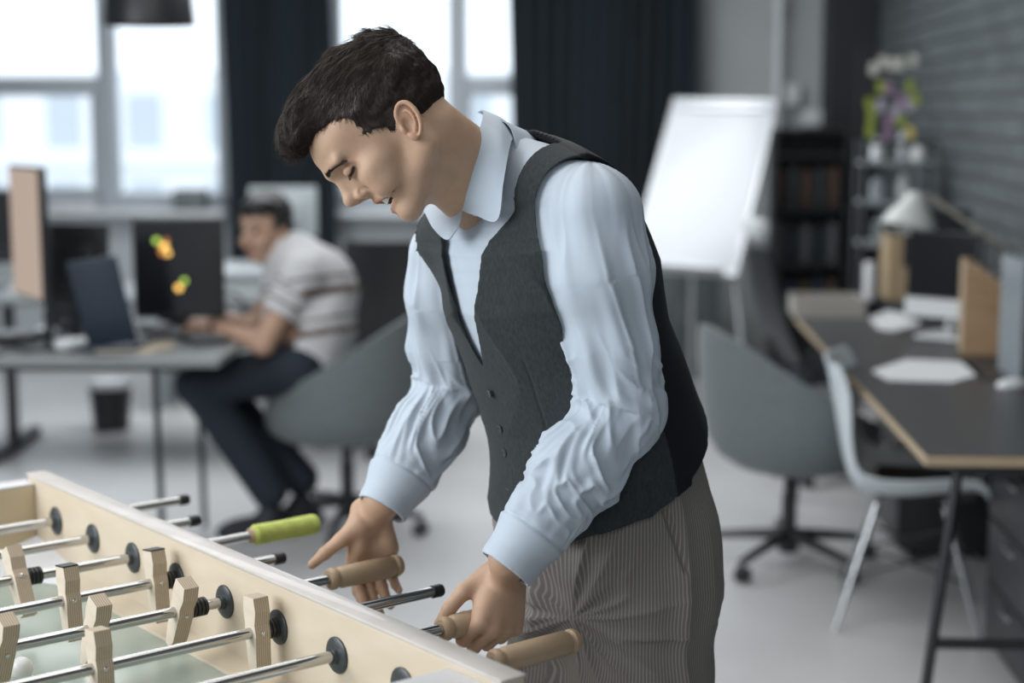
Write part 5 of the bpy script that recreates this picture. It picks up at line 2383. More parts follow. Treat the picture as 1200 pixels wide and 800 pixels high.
for (x_, y_, sx_, sy_) in ((0, 0, 0.28, 0.008), (0, 0.21, 0.28, 0.008), (-0.136, 0.105, 0.008, 0.20), (0.136, 0.105, 0.008, 0.20)):
    mb = MB()
    mb.box((x_, y_, hh / 2 + 0.001), (sx_, sy_, hh))
    mb.build('side', TRY, root)

# desk lamp with a cone shade and a long arm
LMP = mat('pale_grey_lamp_enamel', (0.56, 0.58, 0.56), rough=0.4)
zl = 5.95
hd = pc(1071, 240, zl)
root = empty('desk_lamp', (float(hd[0]) + 0.30, float(hd[1]) + 0.15, 0.7415))
lw = np.array(root.location)
tag(root, 'pale grey desk lamp with a cone shade on a long arm over the dark desk', 'lamp')
tolo = lambda p: np.asarray(p, float) - lw
ax = nrm(V(-0.25, -0.18, -0.95))
mb = MB()
G = []
for k in range(33):
    an = 2 * PI * k / 32
    u_ = nrm(np.cross(ax, V(0, 1, 0)))
    w_ = np.cross(ax, u_)
    G.append([tolo(hd) + ax * d + (math.cos(an) * u_ + math.sin(an) * w_) * r for d, r in ((-0.045, 0.018), (-0.04, 0.032), (0.0, 0.048), (0.04, 0.082), (0.075, 0.098), (0.095, 0.102))])
mb.grid(G, thick=0.003)
mb.build('lamp_shade', LMP, root, smooth=True)
mb = MB()
mb.lathe(tolo(hd) + ax * 0.0, ax, [(0, 0.018), (0.02, 0.02), (0.04, 0.03), (0.06, 0.03), (0.075, 0.018), (0.08, 0)], 18)
mb.build('bulb', mat('white_bulb', (0.8, 0.8, 0.78), rough=0.3), root, smooth=True)
elb = pc(1184, 296, zl - 0.1)
foot = V(lw[0], lw[1], 0.7415)
mb = MB()
mb.tube([tolo(hd) - ax * 0.04, tolo(pc(1091, 231, zl)), tolo(elb)], [0.009, 0.009, 0.009], 10)
mb.build('arm', mat('grey_wood_arm', (0.30, 0.28, 0.24), rough=0.5), root, smooth=True)
mb = MB()
mb.tube([tolo(elb), V(0, 0, 0.03)], 0.009, 10)
mb.build('arm', mat('grey_wood_arm', (0.30, 0.28, 0.24), rough=0.5), root, smooth=True)
mb = MB()
mb.lathe(tolo(elb) - V(0, 0.02, 0), (0, 1, 0), [(0, 0.018), (0.04, 0.018), (0.04, 0)], 14)
mb.build('joint', CHR, root, smooth=True)
mb = MB()
mb.lathe((0, 0, 0), (0, 0, 1), [(0, 0.085), (0.012, 0.085), (0.02, 0.07), (0.022, 0.02), (0.05, 0.012), (0.05, 0)], 28)
mb.build('base', LMP, root, smooth=True)

# ---- black metal rack behind the desk with things on it
RK = 7.35
rk0 = pc(1004, 300, RK)
xr0, xr1 = (1004 - 600) / F_PX * RK, (1094 - 600) / F_PX * RK
ztop = hY(166, RK)
root = empty('shelf_rack', ((xr0 + xr1) / 2, RK, 0), RZ)
tag(root, 'black metal shelf rack standing against the brick wall behind the lamp', 'shelf rack')
wk = (xr1 - xr0) / 2
RKM = mat('grey_black_steel', (0.05, 0.055, 0.06), rough=0.5)
for sx_ in (-1, 1):
    for sy_ in (-1, 1):
        mb = MB()
        mb.tube([(sx_ * wk * 0.98, sy_ * 0.15, 0), (sx_ * wk * 0.93, sy_ * 0.13, ztop)], 0.011, 8)
        mb.build('post', RKM, root, smooth=True)
mb = MB()
for sy_ in (-1, 1):
    mb.tube([(-wk * 0.93, sy_ * 0.13, ztop), (wk * 0.93, sy_ * 0.13, ztop)], 0.011, 8)
mb.build('top_rail', RKM, root, smooth=True)
shelf_h = [hY(190, RK), hY(236, RK), hY(284, RK), 0.60, 0.25]
for h in shelf_h:
    mb = MB()
    mb.box((0, 0, h), (2 * wk * 0.95, 0.27, 0.018), None, 0, 0.003)
    mb.build('shelf', mat('pale_shelf_board', (0.22, 0.24, 0.25), rough=0.5), root, smooth=True)
its = [(-0.09, 0, 0.05, 0.10, (0.62, 0.64, 0.66)), (0.02, 0, 0.035, 0.13, (0.50, 0.52, 0.54)), (0.09, 0, 0.06, 0.07, (0.7, 0.7, 0.7)),
       (-0.08, 1, 0.06, 0.11, (0.30, 0.34, 0.36)), (0.03, 1, 0.05, 0.12, (0.62, 0.64, 0.65)), (-0.06, 2, 0.07, 0.12, (0.18, 0.21, 0.22)), (0.06, 2, 0.05, 0.09, (0.50, 0.53, 0.55))]
nm = ['pale ceramic jar at the left end of the top rack shelf', 'tall grey bottle in the middle of the top rack shelf', 'squat white jar at the right end of the top rack shelf',
      'dark grey jar at the left of the second rack shelf', 'pale jar at the right of the second rack shelf', 'dark jar at the left of the third rack shelf', 'pale jar at the right of the third rack shelf']
for k, (x_, lv, r_, h_, c_) in enumerate(its):
    r_ *= 0.62
    base = V((xr0 + xr1) / 2, RK, 0) + ROT @ V(x_, 0, shelf_h[lv] + 0.0095)
    mb = MB()
    mb.lathe(base, (0, 0, 1), [(0, r_ * 0.85), (0.004, r_), (h_ * 0.7, r_), (h_ * 0.85, r_ * 0.6), (h_, r_ * 0.55), (h_, 0)], 18)
    tag(mb.build('jar', mat('jar_%d' % k, c_, rough=0.4), smooth=True), nm[k], 'jar', 'jars on the metal rack')
# ---- paper notes strung above the rack, in front of the brick
root = empty('wire_grid_panel', ((xr0 + xr1) / 2, RK + 0.14, ztop), RZ)
tag(root, 'black wire grid panel standing on the shelf rack, hung with coloured notes', 'grid panel')
gh = hY(58, RK) - ztop
mb = MB()
for k in range(7):
    x_ = -wk * 0.9 + 2 * wk * 0.9 * k / 6
    mb.tube([(x_, 0, 0), (x_, 0, gh)], 0.002, 6)
for k in range(8):
    z_ = gh * k / 7
    mb.tube([(-wk * 0.9, 0, z_ + 0.001), (wk * 0.9, 0, z_ + 0.001)], 0.002, 6)
mb.build('grid_wire', RKM, root)
note_px = [(1018, 82, 'w'), (1028, 74, 'w'), (1039, 76, 'w'), (1049, 76, 'w'), (1063, 72, 'w'), (1027, 103, 'g'), (1036, 104, 'p'), (1060, 102, 'g'), (1015, 122, 'g'), (1027, 124, 'l'),
           (1050, 118, 'p'), (1045, 130, 'l'), (1060, 123, 'l'), (1067, 117, 'g'), (1037, 142, 'p'), (1051, 142, 'g'), (1017, 137, 'g'), (1016, 153, 'g'), (1036, 158, 'p'), (1062, 155, 'y'), (1056, 174, 'b')]
NC = {'w': ((0.50, 0.50, 0.44), 'cream'), 'g': ((0.27, 0.33, 0.05), 'lime green'), 'p': ((0.28, 0.17, 0.27), 'purple'), 'l': ((0.42, 0.38, 0.46), 'pale lilac'), 'y': ((0.60, 0.50, 0.15), 'yellow'), 'b': ((0.5, 0.58, 0.62), 'pale blue')}
rowname = lambda v: 'in the top row' if v < 90 else 'in the second row' if v < 110 else 'in the middle rows' if v < 135 else 'in the fourth row' if v < 147 else 'in the lowest rows'
for k, (u, v, c) in enumerate(note_px):
    Yn = RK + 0.13
    b_ = rb(u, Yn)
    p = np.array([(u - 600) / F_PX * Yn, Yn - 0.078 * ((u - 1049) / F_PX * Yn) - 0.012 * 0 + 0.0, hY(v, Yn)])
    mb = MB()
    r_ = random.Random(k)
    wn_, hn_ = 0.036 + 0.004 * r_.random(), 0.062
    an = r_.uniform(-0.15, 0.15)
    out = []
    for q in range(16):
        t = 2 * PI * q / 16
        cx_, cz_ = math.copysign(abs(math.cos(t)) ** 0.6, math.cos(t)) * wn_ / 2, math.copysign(abs(math.sin(t)) ** 0.6, math.sin(t)) * hn_ / 2
        out.append(p + ROT @ V(cx_ * math.cos(an) - cz_ * math.sin(an), -0.006 - 0.0004 * k, cx_ * math.sin(an) + cz_ * math.cos(an)))
    mb.prism(out, ROT @ V(0, 0.0012, 0))
    row = sorted(x[0] for x in note_px if rowname(x[1]) == rowname(v))
    i_ = row.index(u)
    side_ = 'leftmost' if i_ == 0 else 'rightmost' if i_ == len(row) - 1 else ['second', 'third', 'fourth', 'fifth', 'sixth', 'seventh'][i_ - 1] + ' from left'
    tag(mb.build('paper_note', mat('note_' + c, NC[c][0], rough=0.8)), '%s note %s of the wire grid panel, %s' % (NC[c][1], rowname(v), side_), 'paper note', 'notes on the wire grid panel')

# ---- flipchart
FB = mat('whiteboard_white', (0.66, 0.68, 0.71), rough=0.25)
FA = mat('aluminium_frame', (0.50, 0.52, 0.54), rough=0.35, metal=0.6)
s_f = 8.7
TLc, TRc = pc(788, 117, s_f + 0.08), pc(908, 119, s_f - 0.18)
BLc, BRc = pc(748, 313, s_f - 0.30), pc(866, 323, s_f - 0.56)
root = empty('flipchart', (float((BLc[0] + BRc[0]) / 2), float((BLc[1] + BRc[1]) / 2), 0))
lw2 = np.array(root.location)
tag(root, 'white flipchart on a tripod easel standing before the navy curtain', 'flipchart')
xx = nrm(TRc - TLc)
yy = (TLc - BLc)
yy = nrm(yy - xx * (yy @ xx))
nn = nrm(np.cross(xx, yy))
wb, hb = np.linalg.norm(TRc - TLc), np.linalg.norm(TLc - BLc)
cb = (TLc + BRc) / 2 - lw2
# the outline is sheared as the lens sees it: use the four corners themselves
quad = [TLc - lw2, TRc - lw2, BRc - lw2, BLc - lw2]
n2_ = nrm(np.cross(TRc - TLc, TLc - BLc))
if n2_ @ (CO - TLc) < 0:
    n2_ = -n2_
Rb = basis(xx, yy, nn)
mb = MB()
mb.box(cb, (wb, hb, 0.018), Rb, 0, 0.004)
mb.build('board', FB, root, smooth=True)
for (a_, b_, c_, d_) in ((0, hb / 2, wb + 0.02, 0.028), (0, -hb / 2, wb + 0.02, 0.024), (-wb / 2, 0, 0.018, hb), (wb / 2, 0, 0.018, hb)):
    mb = MB()
    mb.box(cb + xx * a_ + yy * b_, (c_, d_, 0.026), Rb, 0, 0.003)
    mb.build('frame', FA, root, smooth=True)
mb = MB()
mb.box(cb + yy * (hb / 2 - 0.05) + nn * (0.018 if nn @ (CO - TLc) > 0 else -0.018), (wb * 0.9, 0.035, 0.014), Rb, 0, 0.003)
mb.build('clamp_bar', FA, root, smooth=True)
mb = MB()
fs_ = 1 if nn @ (CO - TLc) > 0 else -1
mb.box(cb - yy * (hb / 2 + 0.005) + nn * fs_ * 0.045, (wb * 0.8, 0.014, 0.08), Rb, 0, 0.003)
mb.build('pen_tray', FA, root, smooth=True)
for sx_, fo in ((-1, V(-0.28, -0.22, 0)), (1, V(0.22, -0.30, 0)), (0, V(0.10, 0.55, 0))):
    t0_ = cb + xx * sx_ * wb * 0.36 - yy * hb * 0.30 - nn * fs_ * 0.02
    mb = MB()
    mb.tube([t0_, V(t0_[0] + fo[0] * 0.4 + (0.0), t0_[1] + fo[1] * 0.6, 0.0)], 0.014, 10)
    mb.build('leg', FA, root, smooth=True)

# ---- low grey cabinet behind the flipchart, dark bookcase by the pillar
cab = mat('dark_grey_cabinet', (0.085, 0.098, 0.102), rough=0.6)
c0_, c1_ = rb(770, 9.5), rb(842, 9.5)
root = empty('cabinet', rm((c0_ + c1_) / 2, 9.55, 0), RZ)
tag(root, 'low dark grey cabinet against the far wall behind the flipchart legs', 'cabinet')
wc = c1_ - c0_
mb = MB()
mb.box((0, 0.0, 0.36), (wc, 0.42, 0.52), None, 0, 0.006)
mb.box((0, 0.0, 0.05), (wc - 0.04, 0.38, 0.10))
mb.build('body', cab, root, smooth=True)
for sx_ in (-1, 1):
    mb = MB()
    mb.box((sx_ * wc / 4, -0.218, 0.36), (wc / 2 - 0.006, 0.018, 0.50), None, 0, 0.003)
    d_ = mb.build('door', cab, root, smooth=True)
    mb = MB()
    mb.box((sx_ * 0.03, -0.233, 0.40), (0.01, 0.012, 0.12), None, 0, 0.002)
    mb.build('handle', CHR, d_, smooth=True)
b0_, b1_ = rb(905, 9.3), rb(992, 9.3)
root = empty('bookcase', rm((b0_ + b1_) / 2, 9.45, 0), RZ)
tag(root, 'black open bookcase in the corner between the flipchart and the metal rack', 'bookcase')
wc = b1_ - b0_
hc = hY(150, 9.3)
mb = MB()
for sx_ in (-1, 1):
    mb.box((sx_ * (wc / 2 - 0.01), 0, hc / 2), (0.02, 0.32, hc))
mb.box((0, 0.155, hc / 2), (wc, 0.012, hc))
mb.build('carcass', BLK, root)
sh_ = [0.04, 0.36, 0.68, 1.00, 1.30, hc - 0.01]
for h in sh_:
    mb = MB()
    mb.box((0, 0, h), (wc - 0.04, 0.30, 0.02))
    mb.build('shelf', BLK, root)
bc = [((0.09, 0.055, 0.04), 'brown'), ((0.03, 0.04, 0.05), 'black'), ((0.12, 0.08, 0.05), 'tan'), ((0.04, 0.048, 0.052), 'dark grey'), ((0.12, 0.13, 0.135), 'pale grey'), ((0.03, 0.05, 0.08), 'navy')]
shn = ['lowest shelf', 'second lowest shelf', 'middle shelf', 'second highest shelf', 'highest shelf']
posn = ['leftmost', 'second from the left', 'middle', 'second from the right', 'rightmost']
for lv in range(1, 4):
    r_ = random.Random(40 + lv)
    x_ = -wc / 2 + 0.045
    for k in range(5):
        th = 0.055
        h_ = 0.20 + 0.04 * r_.random()
        c_, cn = bc[(lv * 2 + k * 3) % 6]
        mb = MB()
        mb.box((0, 0, h_ / 2), (th - 0.012, 0.2, h_), None, 0, 0.002)
        o = mb.build('binder', mat('binder_' + cn, c_, rough=0.7), None, origin=(0, 0, 0))
        o.location = tuple(rm((b0_ + b1_) / 2, 9.45, sh_[lv] + 0.011) + ROT @ V(x_, 0, 0))
        o.rotation_euler = (0, 0, RZ)
        tag(o, '%s binder, %s on the %s of the black bookcase' % (cn, posn[k], shn[lv]), 'binder', 'binders in the black bookcase')
        x_ += 0.075
# ================================================================== LEFT DESK, ITS THINGS, SEATED PERSON
LD_T = mat('grey_desktop', (0.20, 0.215, 0.22), rough=0.4, spec=0.5)
zd = 0.74
fr_ = ph(256, 421, zd)        # near right corner
ldx = nrm(V(1, -0.035, 0))
ldy = np.cross(V(0, 0, 1), ldx)
ldyaw = math.atan2(ldx[1], ldx[0])
WL_, DL_ = 1.62, 0.72
desk2 = empty('desk', (fr_[0], fr_[1], 0), ldyaw)      # local x right (negative inside), y deeper
tag(desk2, 'grey desk crowded with electronics where the seated person works', 'desk')
mb = MB()
mb.box((-WL_ / 2, DL_ / 2, zd - 0.014), (WL_, DL_, 0.028), None, 0, 0.003)
mb.build('top', LD_T, desk2, smooth=True)
for x_ in (-0.225, -WL_ + 0.1):
    for y_ in (0.05, DL_ - 0.05):
        mb = MB()
        mb.tube([(x_, y_, zd - 0.03), (x_ + 0.01, y_, 0.0)], 0.0115, 8)
        mb.build('leg', BLK, desk2, smooth=True)
mb = MB()
mb.box((-WL_ / 2, DL_ / 2, zd - 0.045), (WL_ - 0.25, 0.04, 0.03))
mb.box((-WL_ / 2, 0.06, zd - 0.04), (WL_ - 0.25, 0.02, 0.02))
mb.build('rail', BLK, desk2)


def ld(x, y, z=0.0):
    return V(fr_[0], fr_[1], zd + z) + ldx * x + ldy * y


# second desk behind, with a T-shaped steel foot
D2 = 7.35
root = empty('desk', (-1.88, D2, 0), 0)
tag(root, 'far grey desk behind the crowded one, on T-shaped steel feet', 'desk')
mb = MB()
mb.box((0, 0, zd - 0.014), (1.9, 0.75, 0.028), None, 0, 0.003)
mb.build('top', LD_T, root, smooth=True)
for x_ in (-0.42, 0.86):
    mb = MB()
    mb.box((x_, 0, 0.37), (0.045, 0.05, 0.70), None, 0, 0.004)
    mb.box((x_, 0, 0.025), (0.06, 0.68, 0.045), None, 0, 0.006)
    mb.build('leg', BLK, root, smooth=True)

# waste bin, stool leg
wp = at_floor(131, 503)
mb = MB()
root = empty('waste_bin', wp)
tag(root, 'black waste bin with a white liner rim on the floor under the desks', 'bin')
mb.lathe((0, 0, 0), (0, 0, 1), [(0, 0.085), (0.235, 0.105), (0.235, 0.101), (0.01, 0.080)], 30)
mb.build('bucket', BLKP, root, smooth=True)
mb = MB()
mb.lathe((0, 0, 0.215), (0, 0, 1), [(0, 0.1055), (0.03, 0.109), (0.032, 0.105), (0.01, 0.098)], 30)
mb.build('liner', mat('white_bin_liner', (0.72, 0.74, 0.76), rough=0.5), root, smooth=True)

# ---- screens and machines
def spots_screen(name, base, yaw, w, h, z0, label, cat, spots, **k):
    r_ = monitor(name, base, yaw, w, h, z0, label, cat, **k)
    return r_


def onp(u, v, h):
    return ph(u, v, h)


PINK = mat('lit_beige_screen', (0.05, 0.045, 0.04), rough=0.3, emis=(0.55, 0.42, 0.34), estr=0.72)
mp1 = ld(-1.10, 0.20, 0.0005)
mon1 = monitor('monitor', V(-1.655, 5.52, zd + 0.0005), math.radians(-57), 0.34, 0.45, 0.175, 'monitor with a beige lit screen seen nearly edge-on at the left of the crowded desk', 'monitor', screen=PINK)
mon2 = monitor('monitor', ld(-0.60, 0.50, 0.0005), math.radians(172), 0.22, 0.34, 0.07, 'black monitor seen from behind, next to the beige-lit one', 'monitor', tilt=0.08)
mon3 = monitor('monitor', ld(-0.25, 0.52, 0.0005), math.radians(2), 0.325, 0.36, 0.07, 'black monitor with green and yellow reflections added as glowing spots', 'monitor')
# lights mirrored in the third screen, put in as glowing dots
LG = mat('green_reflection_spot', (0.1, 0.2, 0.02), emis=(0.50, 0.75, 0.12), estr=1.3)
LY = mat('amber_reflection_spot', (0.2, 0.1, 0.02), emis=(1.0, 0.60, 0.14), estr=1.8)
LO = mat('orange_reflection_spot', (0.2, 0.08, 0.02), emis=(0.7, 0.28, 0.08), estr=0.8)
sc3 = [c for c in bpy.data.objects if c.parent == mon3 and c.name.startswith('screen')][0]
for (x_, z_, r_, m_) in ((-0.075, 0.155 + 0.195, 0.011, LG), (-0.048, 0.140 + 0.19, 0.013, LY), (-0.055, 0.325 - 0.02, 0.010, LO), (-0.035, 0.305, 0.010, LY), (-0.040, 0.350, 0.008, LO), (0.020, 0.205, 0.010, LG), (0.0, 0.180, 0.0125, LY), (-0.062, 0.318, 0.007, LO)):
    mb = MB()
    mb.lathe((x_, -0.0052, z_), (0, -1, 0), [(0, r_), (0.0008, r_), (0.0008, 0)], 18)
    mb.build('reflection_spot', m_, sc3)
# navy laptop lid, tilted
root = empty('laptop', ld(-0.405, 0.24, 0.0005), math.radians(175))
tag(root, 'open navy laptop seen from behind, leaning back before the spotted monitor', 'laptop')
NAV = mat('navy_laptop_shell', (0.010, 0.020, 0.036), rough=0.45)
mb = MB()
mb.box((0, 0.0, 0.010), (0.20, 0.22, 0.018), None, 0, 0.004)
mb.build('keyboard_base', NAV, root, smooth=True)
R_ = np.array(Matrix.Rotation(math.radians(14), 3, 'X') @ Matrix.Rotation(math.radians(0), 3, 'Y'))
R_ = np.array((Matrix.Rotation(math.radians(8), 3, 'Y') @ Matrix.Rotation(math.radians(-14), 3, 'X')))
mb = MB()
mb.box(V(0.0, 0.13, 0.175), (0.175, 0.012, 0.31), R_, 0, 0.005)
mb.build('lid', NAV, root, smooth=True)

monitor('monitor', V(-2.46, D2 + 0.05, zd + 0.0005), math.radians(8), 0.55, 0.33, 0.12, 'black monitor on the far desk at the left edge of the picture', 'monitor')
monitor('computer', pc(333, 300, 8.5) * V(1, 1, 0) + V(0, 0, 0.7405), math.radians(185), 0.35, 0.23, 0.16, 'pale aluminium computer seen from behind, beyond the seated person', 'computer', frame=mat('pale_grey_shell', (0.36, 0.40, 0.41), rough=0.5), chin=0.03, chin_m=ALU)
root = empty('desk', (-1.05, 8.55, 0), 0)
tag(root, 'low white desk beneath the window carrying the pale computer', 'desk')
WDK = mat('white_desk_laminate', (0.50, 0.54, 0.56), rough=0.4)
mb = MB()
mb.box((0, 0, 0.7255), (1.7, 0.62, 0.028), None, 0, 0.003)
mb.build('top', WDK, root, smooth=True)
mb = MB()
mb.box((0, -0.05, 0.48), (1.6, 0.018, 0.46))
mb.build('modesty_panel', WDK, root)
for x_ in (-0.8, 0.8):
    mb = MB()
    mb.box((x_, 0, 0.355), (0.03, 0.58, 0.71), None, 0, 0.003)
    mb.build('side_panel', WDK, root)

# things on the window sill
sillz = SILL_H + 0.0035


def on_sill(u, w, d, h, name, m, label, cat, bev=0.01):
    mb = MB()
    rbox_room(mb, rb(u, A_BACK - 0.1) - w / 2, rb(u, A_BACK - 0.1) + w / 2, A_BACK - 0.10 - d / 2, A_BACK - 0.10 + d / 2, sillz, sillz + h, bev)
    return tag(mb.build(name, m, smooth=True), label, cat)


on_sill(225, 0.20, 0.15, 0.13, 'printer', mat('grey_printer', (0.16, 0.18, 0.19), rough=0.5), 'grey printer on the window sill beside the left curtain', 'printer')
on_sill(20, 0.22, 0.16, 0.035, 'paper_stack', PAPER, 'white paper stack on the sill left of the beige-lit monitor', 'papers', 0.004)
on_sill(88, 0.26, 0.16, 0.04, 'paper_stack', PAPER, 'white paper stack on the sill right of the beige-lit monitor', 'papers', 0.004)

# ---- clutter on the crowded desk
WPL = mat('white_device_plastic', (0.68, 0.70, 0.72), rough=0.3)
GPL = mat('grey_device_plastic', (0.16, 0.17, 0.18), rough=0.5)


def blob_obj(name, base, yaw, sz, m, label, cat, cut=0.0):
    v, q = surface(rbox((0, 0, sz[2] / 2), (sz[0] / 2, sz[1] / 2, sz[2] / 2), np.eye(3), min(sz) * 0.42), max(min(sz) / 7, 0.003))
    me = bpy.data.meshes.new(name)
    me.from_pydata(v.tolist(), [], q.tolist())
    me.materials.append(m)
    me.polygons.foreach_set('use_smooth', [True] * len(me.polygons))
    o = bpy.data.objects.new(name, me)
    COL.objects.link(o)
    o.location = tuple(base)
    o.rotation_euler = (0, 0, yaw)
    return tag(o, label, cat)


def ondesk(u, v):
    return ph(u, v, zd) + V(0, 0, 0.0006)


blob_obj('computer_mouse', ondesk(84, 410), 0.9, (0.115, 0.065, 0.040), WPL, 'white computer mouse at the front of the crowded desk', 'computer mouse')
blob_obj('headset_case', ondesk(146, 398), 0.3, (0.10, 0.07, 0.05), WPL, 'rounded white device in the middle of the crowded desk', 'device')
blob_obj('hard_drive', ondesk(182, 392), -0.2, (0.10, 0.075, 0.045), GPL, 'grey hard drive on the crowded desk before the spotted monitor', 'hard drive')
blob_obj('charger', ondesk(54, 392), 0.2, (0.07, 0.04, 0.028), WPL, 'small white charger beside the base of the beige-lit monitor', 'charger')
blob_obj('power_adapter', ondesk(105, 394), -0.5, (0.09, 0.05, 0.032), BLKP, 'black power adapter on the crowded desk behind the white mouse', 'power adapter')
blob_obj('multimeter', ondesk(20, 404), 0.6, (0.15, 0.08, 0.04), BLKP, 'black multimeter at the left of the crowded desk', 'multimeter')
blob_obj('camera_case', ondesk(205, 384), 0.3, (0.12, 0.09, 0.07), BLKP, 'black padded camera case on the crowded desk below the spotted monitor', 'case')
blob_obj('battery_pack', ondesk(90, 388), 0.1, (0.13, 0.08, 0.06), BLKP, 'black battery pack on the crowded desk behind the laptop', 'battery pack')
blob_obj('projector', ondesk(68, 384), 0.1, (0.10, 0.12, 0.10), BLKP, 'black projector right of the beige-lit monitor', 'projector')
blob_obj('walkie_talkie', ondesk(36, 400), 1.2, (0.12, 0.055, 0.035), BLKP, 'black handheld radio lying before the beige-lit monitor', 'radio')
mb = MB()
mb.prism([ondesk(112, 414), ondesk(140, 404), ondesk(200, 402), ondesk(206, 409), ondesk(180, 414)], (0, 0, 0.008))
tag(mb.build('notebook', mat('tan_notebook', (0.42, 0.36, 0.28), rough=0.8)), 'tan notebook lying flat at the front of the crowded desk', 'notebook')
root = empty('keyboard', ondesk(232, 397), ldyaw + math.radians(-62))
tag(root, 'black keyboard under the hands of the seated person', 'keyboard')
mb = MB()
mb.box((0, 0, 0.009), (0.36, 0.13, 0.018), None, 0, 0.004)
mb.build('case', BLKP, root, smooth=True)
mb = MB()
for a in range(14):
    for c in range(5):
        mb.box((-0.163 + 0.025 * a, -0.048 + 0.024 * c, 0.021), (0.020, 0.019, 0.007), None, 0, 0.002)
mb.build('keys', GPL, root)
r_ = random.Random(11)
cabl = [('black cable looping over the middle of the crowded desk', BLK, [(60, 400), (85, 388), (110, 398), (135, 386), (160, 396)]),
        ('grey cable curling in front of the spotted monitor', GPL, [(195, 388), (215, 376), (240, 384), (262, 374), (284, 384)]),
        ('black cable bunch at the left end of the crowded desk', BLK, [(-6, 418), (14, 414), (36, 418), (60, 417), (90, 415)]),
        ('pale cable lying beside the white device', WPL, [(120, 402), (140, 392), (158, 400), (172, 404)]),
        ('black cable behind the keyboard', BLK, [(200, 396), (225, 388), (250, 392), (275, 390)])]
for lab, m_, px in cabl:
    pts = catmull([ondesk(u, v) + V(0, 0, 0.004 + (0.03 * r_.random() if 0 < k < len(px) - 1 else 0)) for k, (u, v) in enumerate(px)], 8)
    mb = MB()
    mb.tube(pts, 0.0042, 8)
    tag(mb.build('cable', m_, smooth=True), lab, 'cable', 'cables on the crowded desk')
# goggles-like headphones standing on edge, and small circuit boards
root = empty('headphones', ondesk(266, 384), 0.4)
tag(root, 'grey headphones standing on the crowded desk behind the keyboard', 'headphones')
mb = MB()
mb.tube([V(0.075 * math.cos(t), 0, 0.05 + 0.085 * math.sin(t)) for t in np.linspace(0, PI, 17)], 0.006, 8)
mb.build('headband', GPL, root, smooth=True)
for sg in (-1, 1):
    mb = MB()
    mb.lathe((sg * 0.060, 0, 0.045), (sg, 0, 0), [(0, 0.028), (0.004, 0.036), (0.022, 0.038), (0.030, 0.030), (0.031, 0)], 22)
    mb.build('ear_cup', BLKP, root, smooth=True)
for k, (u, v, c_, lab) in enumerate(((128, 390, (0.5, 0.35, 0.08), 'small amber electronic module on the crowded desk'), (164, 388, (0.10, 0.16, 0.12), 'small green circuit board standing before the laptop'),
                                     (205, 384, (0.55, 0.57, 0.58), 'small pale electronic module left of the keyboard'))):
    root = empty('circuit_board', ondesk(u, v), 0.3 * k)
    tag(root, lab, 'circuit board')
    mb = MB()
    mb.box((0, 0, 0.004), (0.07, 0.05, 0.004))
    mb.build('board', mat('pcb_%d' % k, c_, rough=0.5), root)
    mb = MB()
    for a in range(4):
        mb.box((-0.025 + 0.016 * a, 0.008 * (a % 2), 0.016), (0.011, 0.02, 0.022), None, 0, 0.001)
    mb.build('component', GPL if k else WPL, root)

# ---- pendant lamp
zp = 6.2
pcn = pc(175, 30, zp)
root = empty('pendant_lamp', (float(pcn[0]), float(pcn[1]), float(pcn[2])))
tag(root, 'black pendant lamp shade hanging before the left window', 'lamp')
mb = MB()
G = []
Rp = 106 / F_PX * zp / 2
for k in range(41):
    an = 2 * PI * k / 40
    G.append([(r * math.cos(an), r * math.sin(an), h) for r, h in ((Rp, 0), (Rp * 0.99, 0.02), (Rp * 0.95, 0.10), (Rp * 0.80, 0.20), (Rp * 0.5, 0.27), (0.03, 0.30))])
mb.grid(G, thick=0.003)
mb.build('lamp_shade', BLKP, root, smooth=True)
mb = MB()
mb.tube([(0, 0, 0.29), (0, 0, 3.29 - pcn[2])], 0.004, 8)
mb.build('cord', BLK, root)
mb = MB()
mb.lathe((0, 0, 0.13), (0, 0, 1), [(0, 0), (0.0, 0.01), (0.02, 0.03), (0.06, 0.03), (0.10, 0.015), (0.16, 0.014)], 16)
mb.build('bulb', mat('white_bulb', (0.8, 0.8, 0.78), rough=0.3), root, smooth=True)

# ---- the seated person
sm = empty('person', (-0.62, 5.9, 0))
tag(sm, 'seated dark-haired person in a white shirt with brown stripes typing at the crowded desk', 'person')
zc = 5.92
hipc = pc(356, 428, zc)
chest = pc(364, 338, zc)
nk = pc(340, 300, zc)
hd_ = pc(311, 272, zc - 0.04)
sN, sF = pc(352, 322, zc - 0.16), pc(350, 308, zc + 0.17)
eN, eF = pc(308, 402, zc - 0.20), pc(296, 385, zc + 0.14)
wN, wF = pc(252, 384, zc - 0.10), pc(256, 372, zc + 0.06)
hN, hF = pc(232, 384, zc - 0.06), pc(238, 376, zc + 0.05)
hiN, hiF = pc(350, 432, zc - 0.09), pc(350, 432, zc + 0.09)
kN, kF = pc(232, 450, zc - 0.13), pc(244, 446, zc + 0.10)
aN, aF = pc(316, 575, zc - 0.02), pc(352, 560, zc + 0.12)
fd = nrm(V(-0.90, -0.40, 0))
hf = nrm(V(-0.52, -0.83, -0.14))         # face direction
hl = nrm(np.cross(V(0, 0, 1), hf))
hu = np.cross(hf, hl)
HMs = basis(hf, hl, hu)
hp = lambda x, y, z: hd_ + HMs @ V(x, y, z) * 1.06
hs_parts = [(ell(hp(-0.005, 0, 0.04), (0.100, 0.080, 0.090), HMs), 0.0), (ell(hp(0.025, 0, -0.02), (0.068, 0.060, 0.075), HMs), 0.02), (ell(hp(0.06, 0, -0.075), (0.025, 0.025, 0.022), HMs), 0.02),
            (cone(hp(0.088, 0, 0.022), hp(0.108, 0, -0.018), 0.009, 0.012), 0.01)]
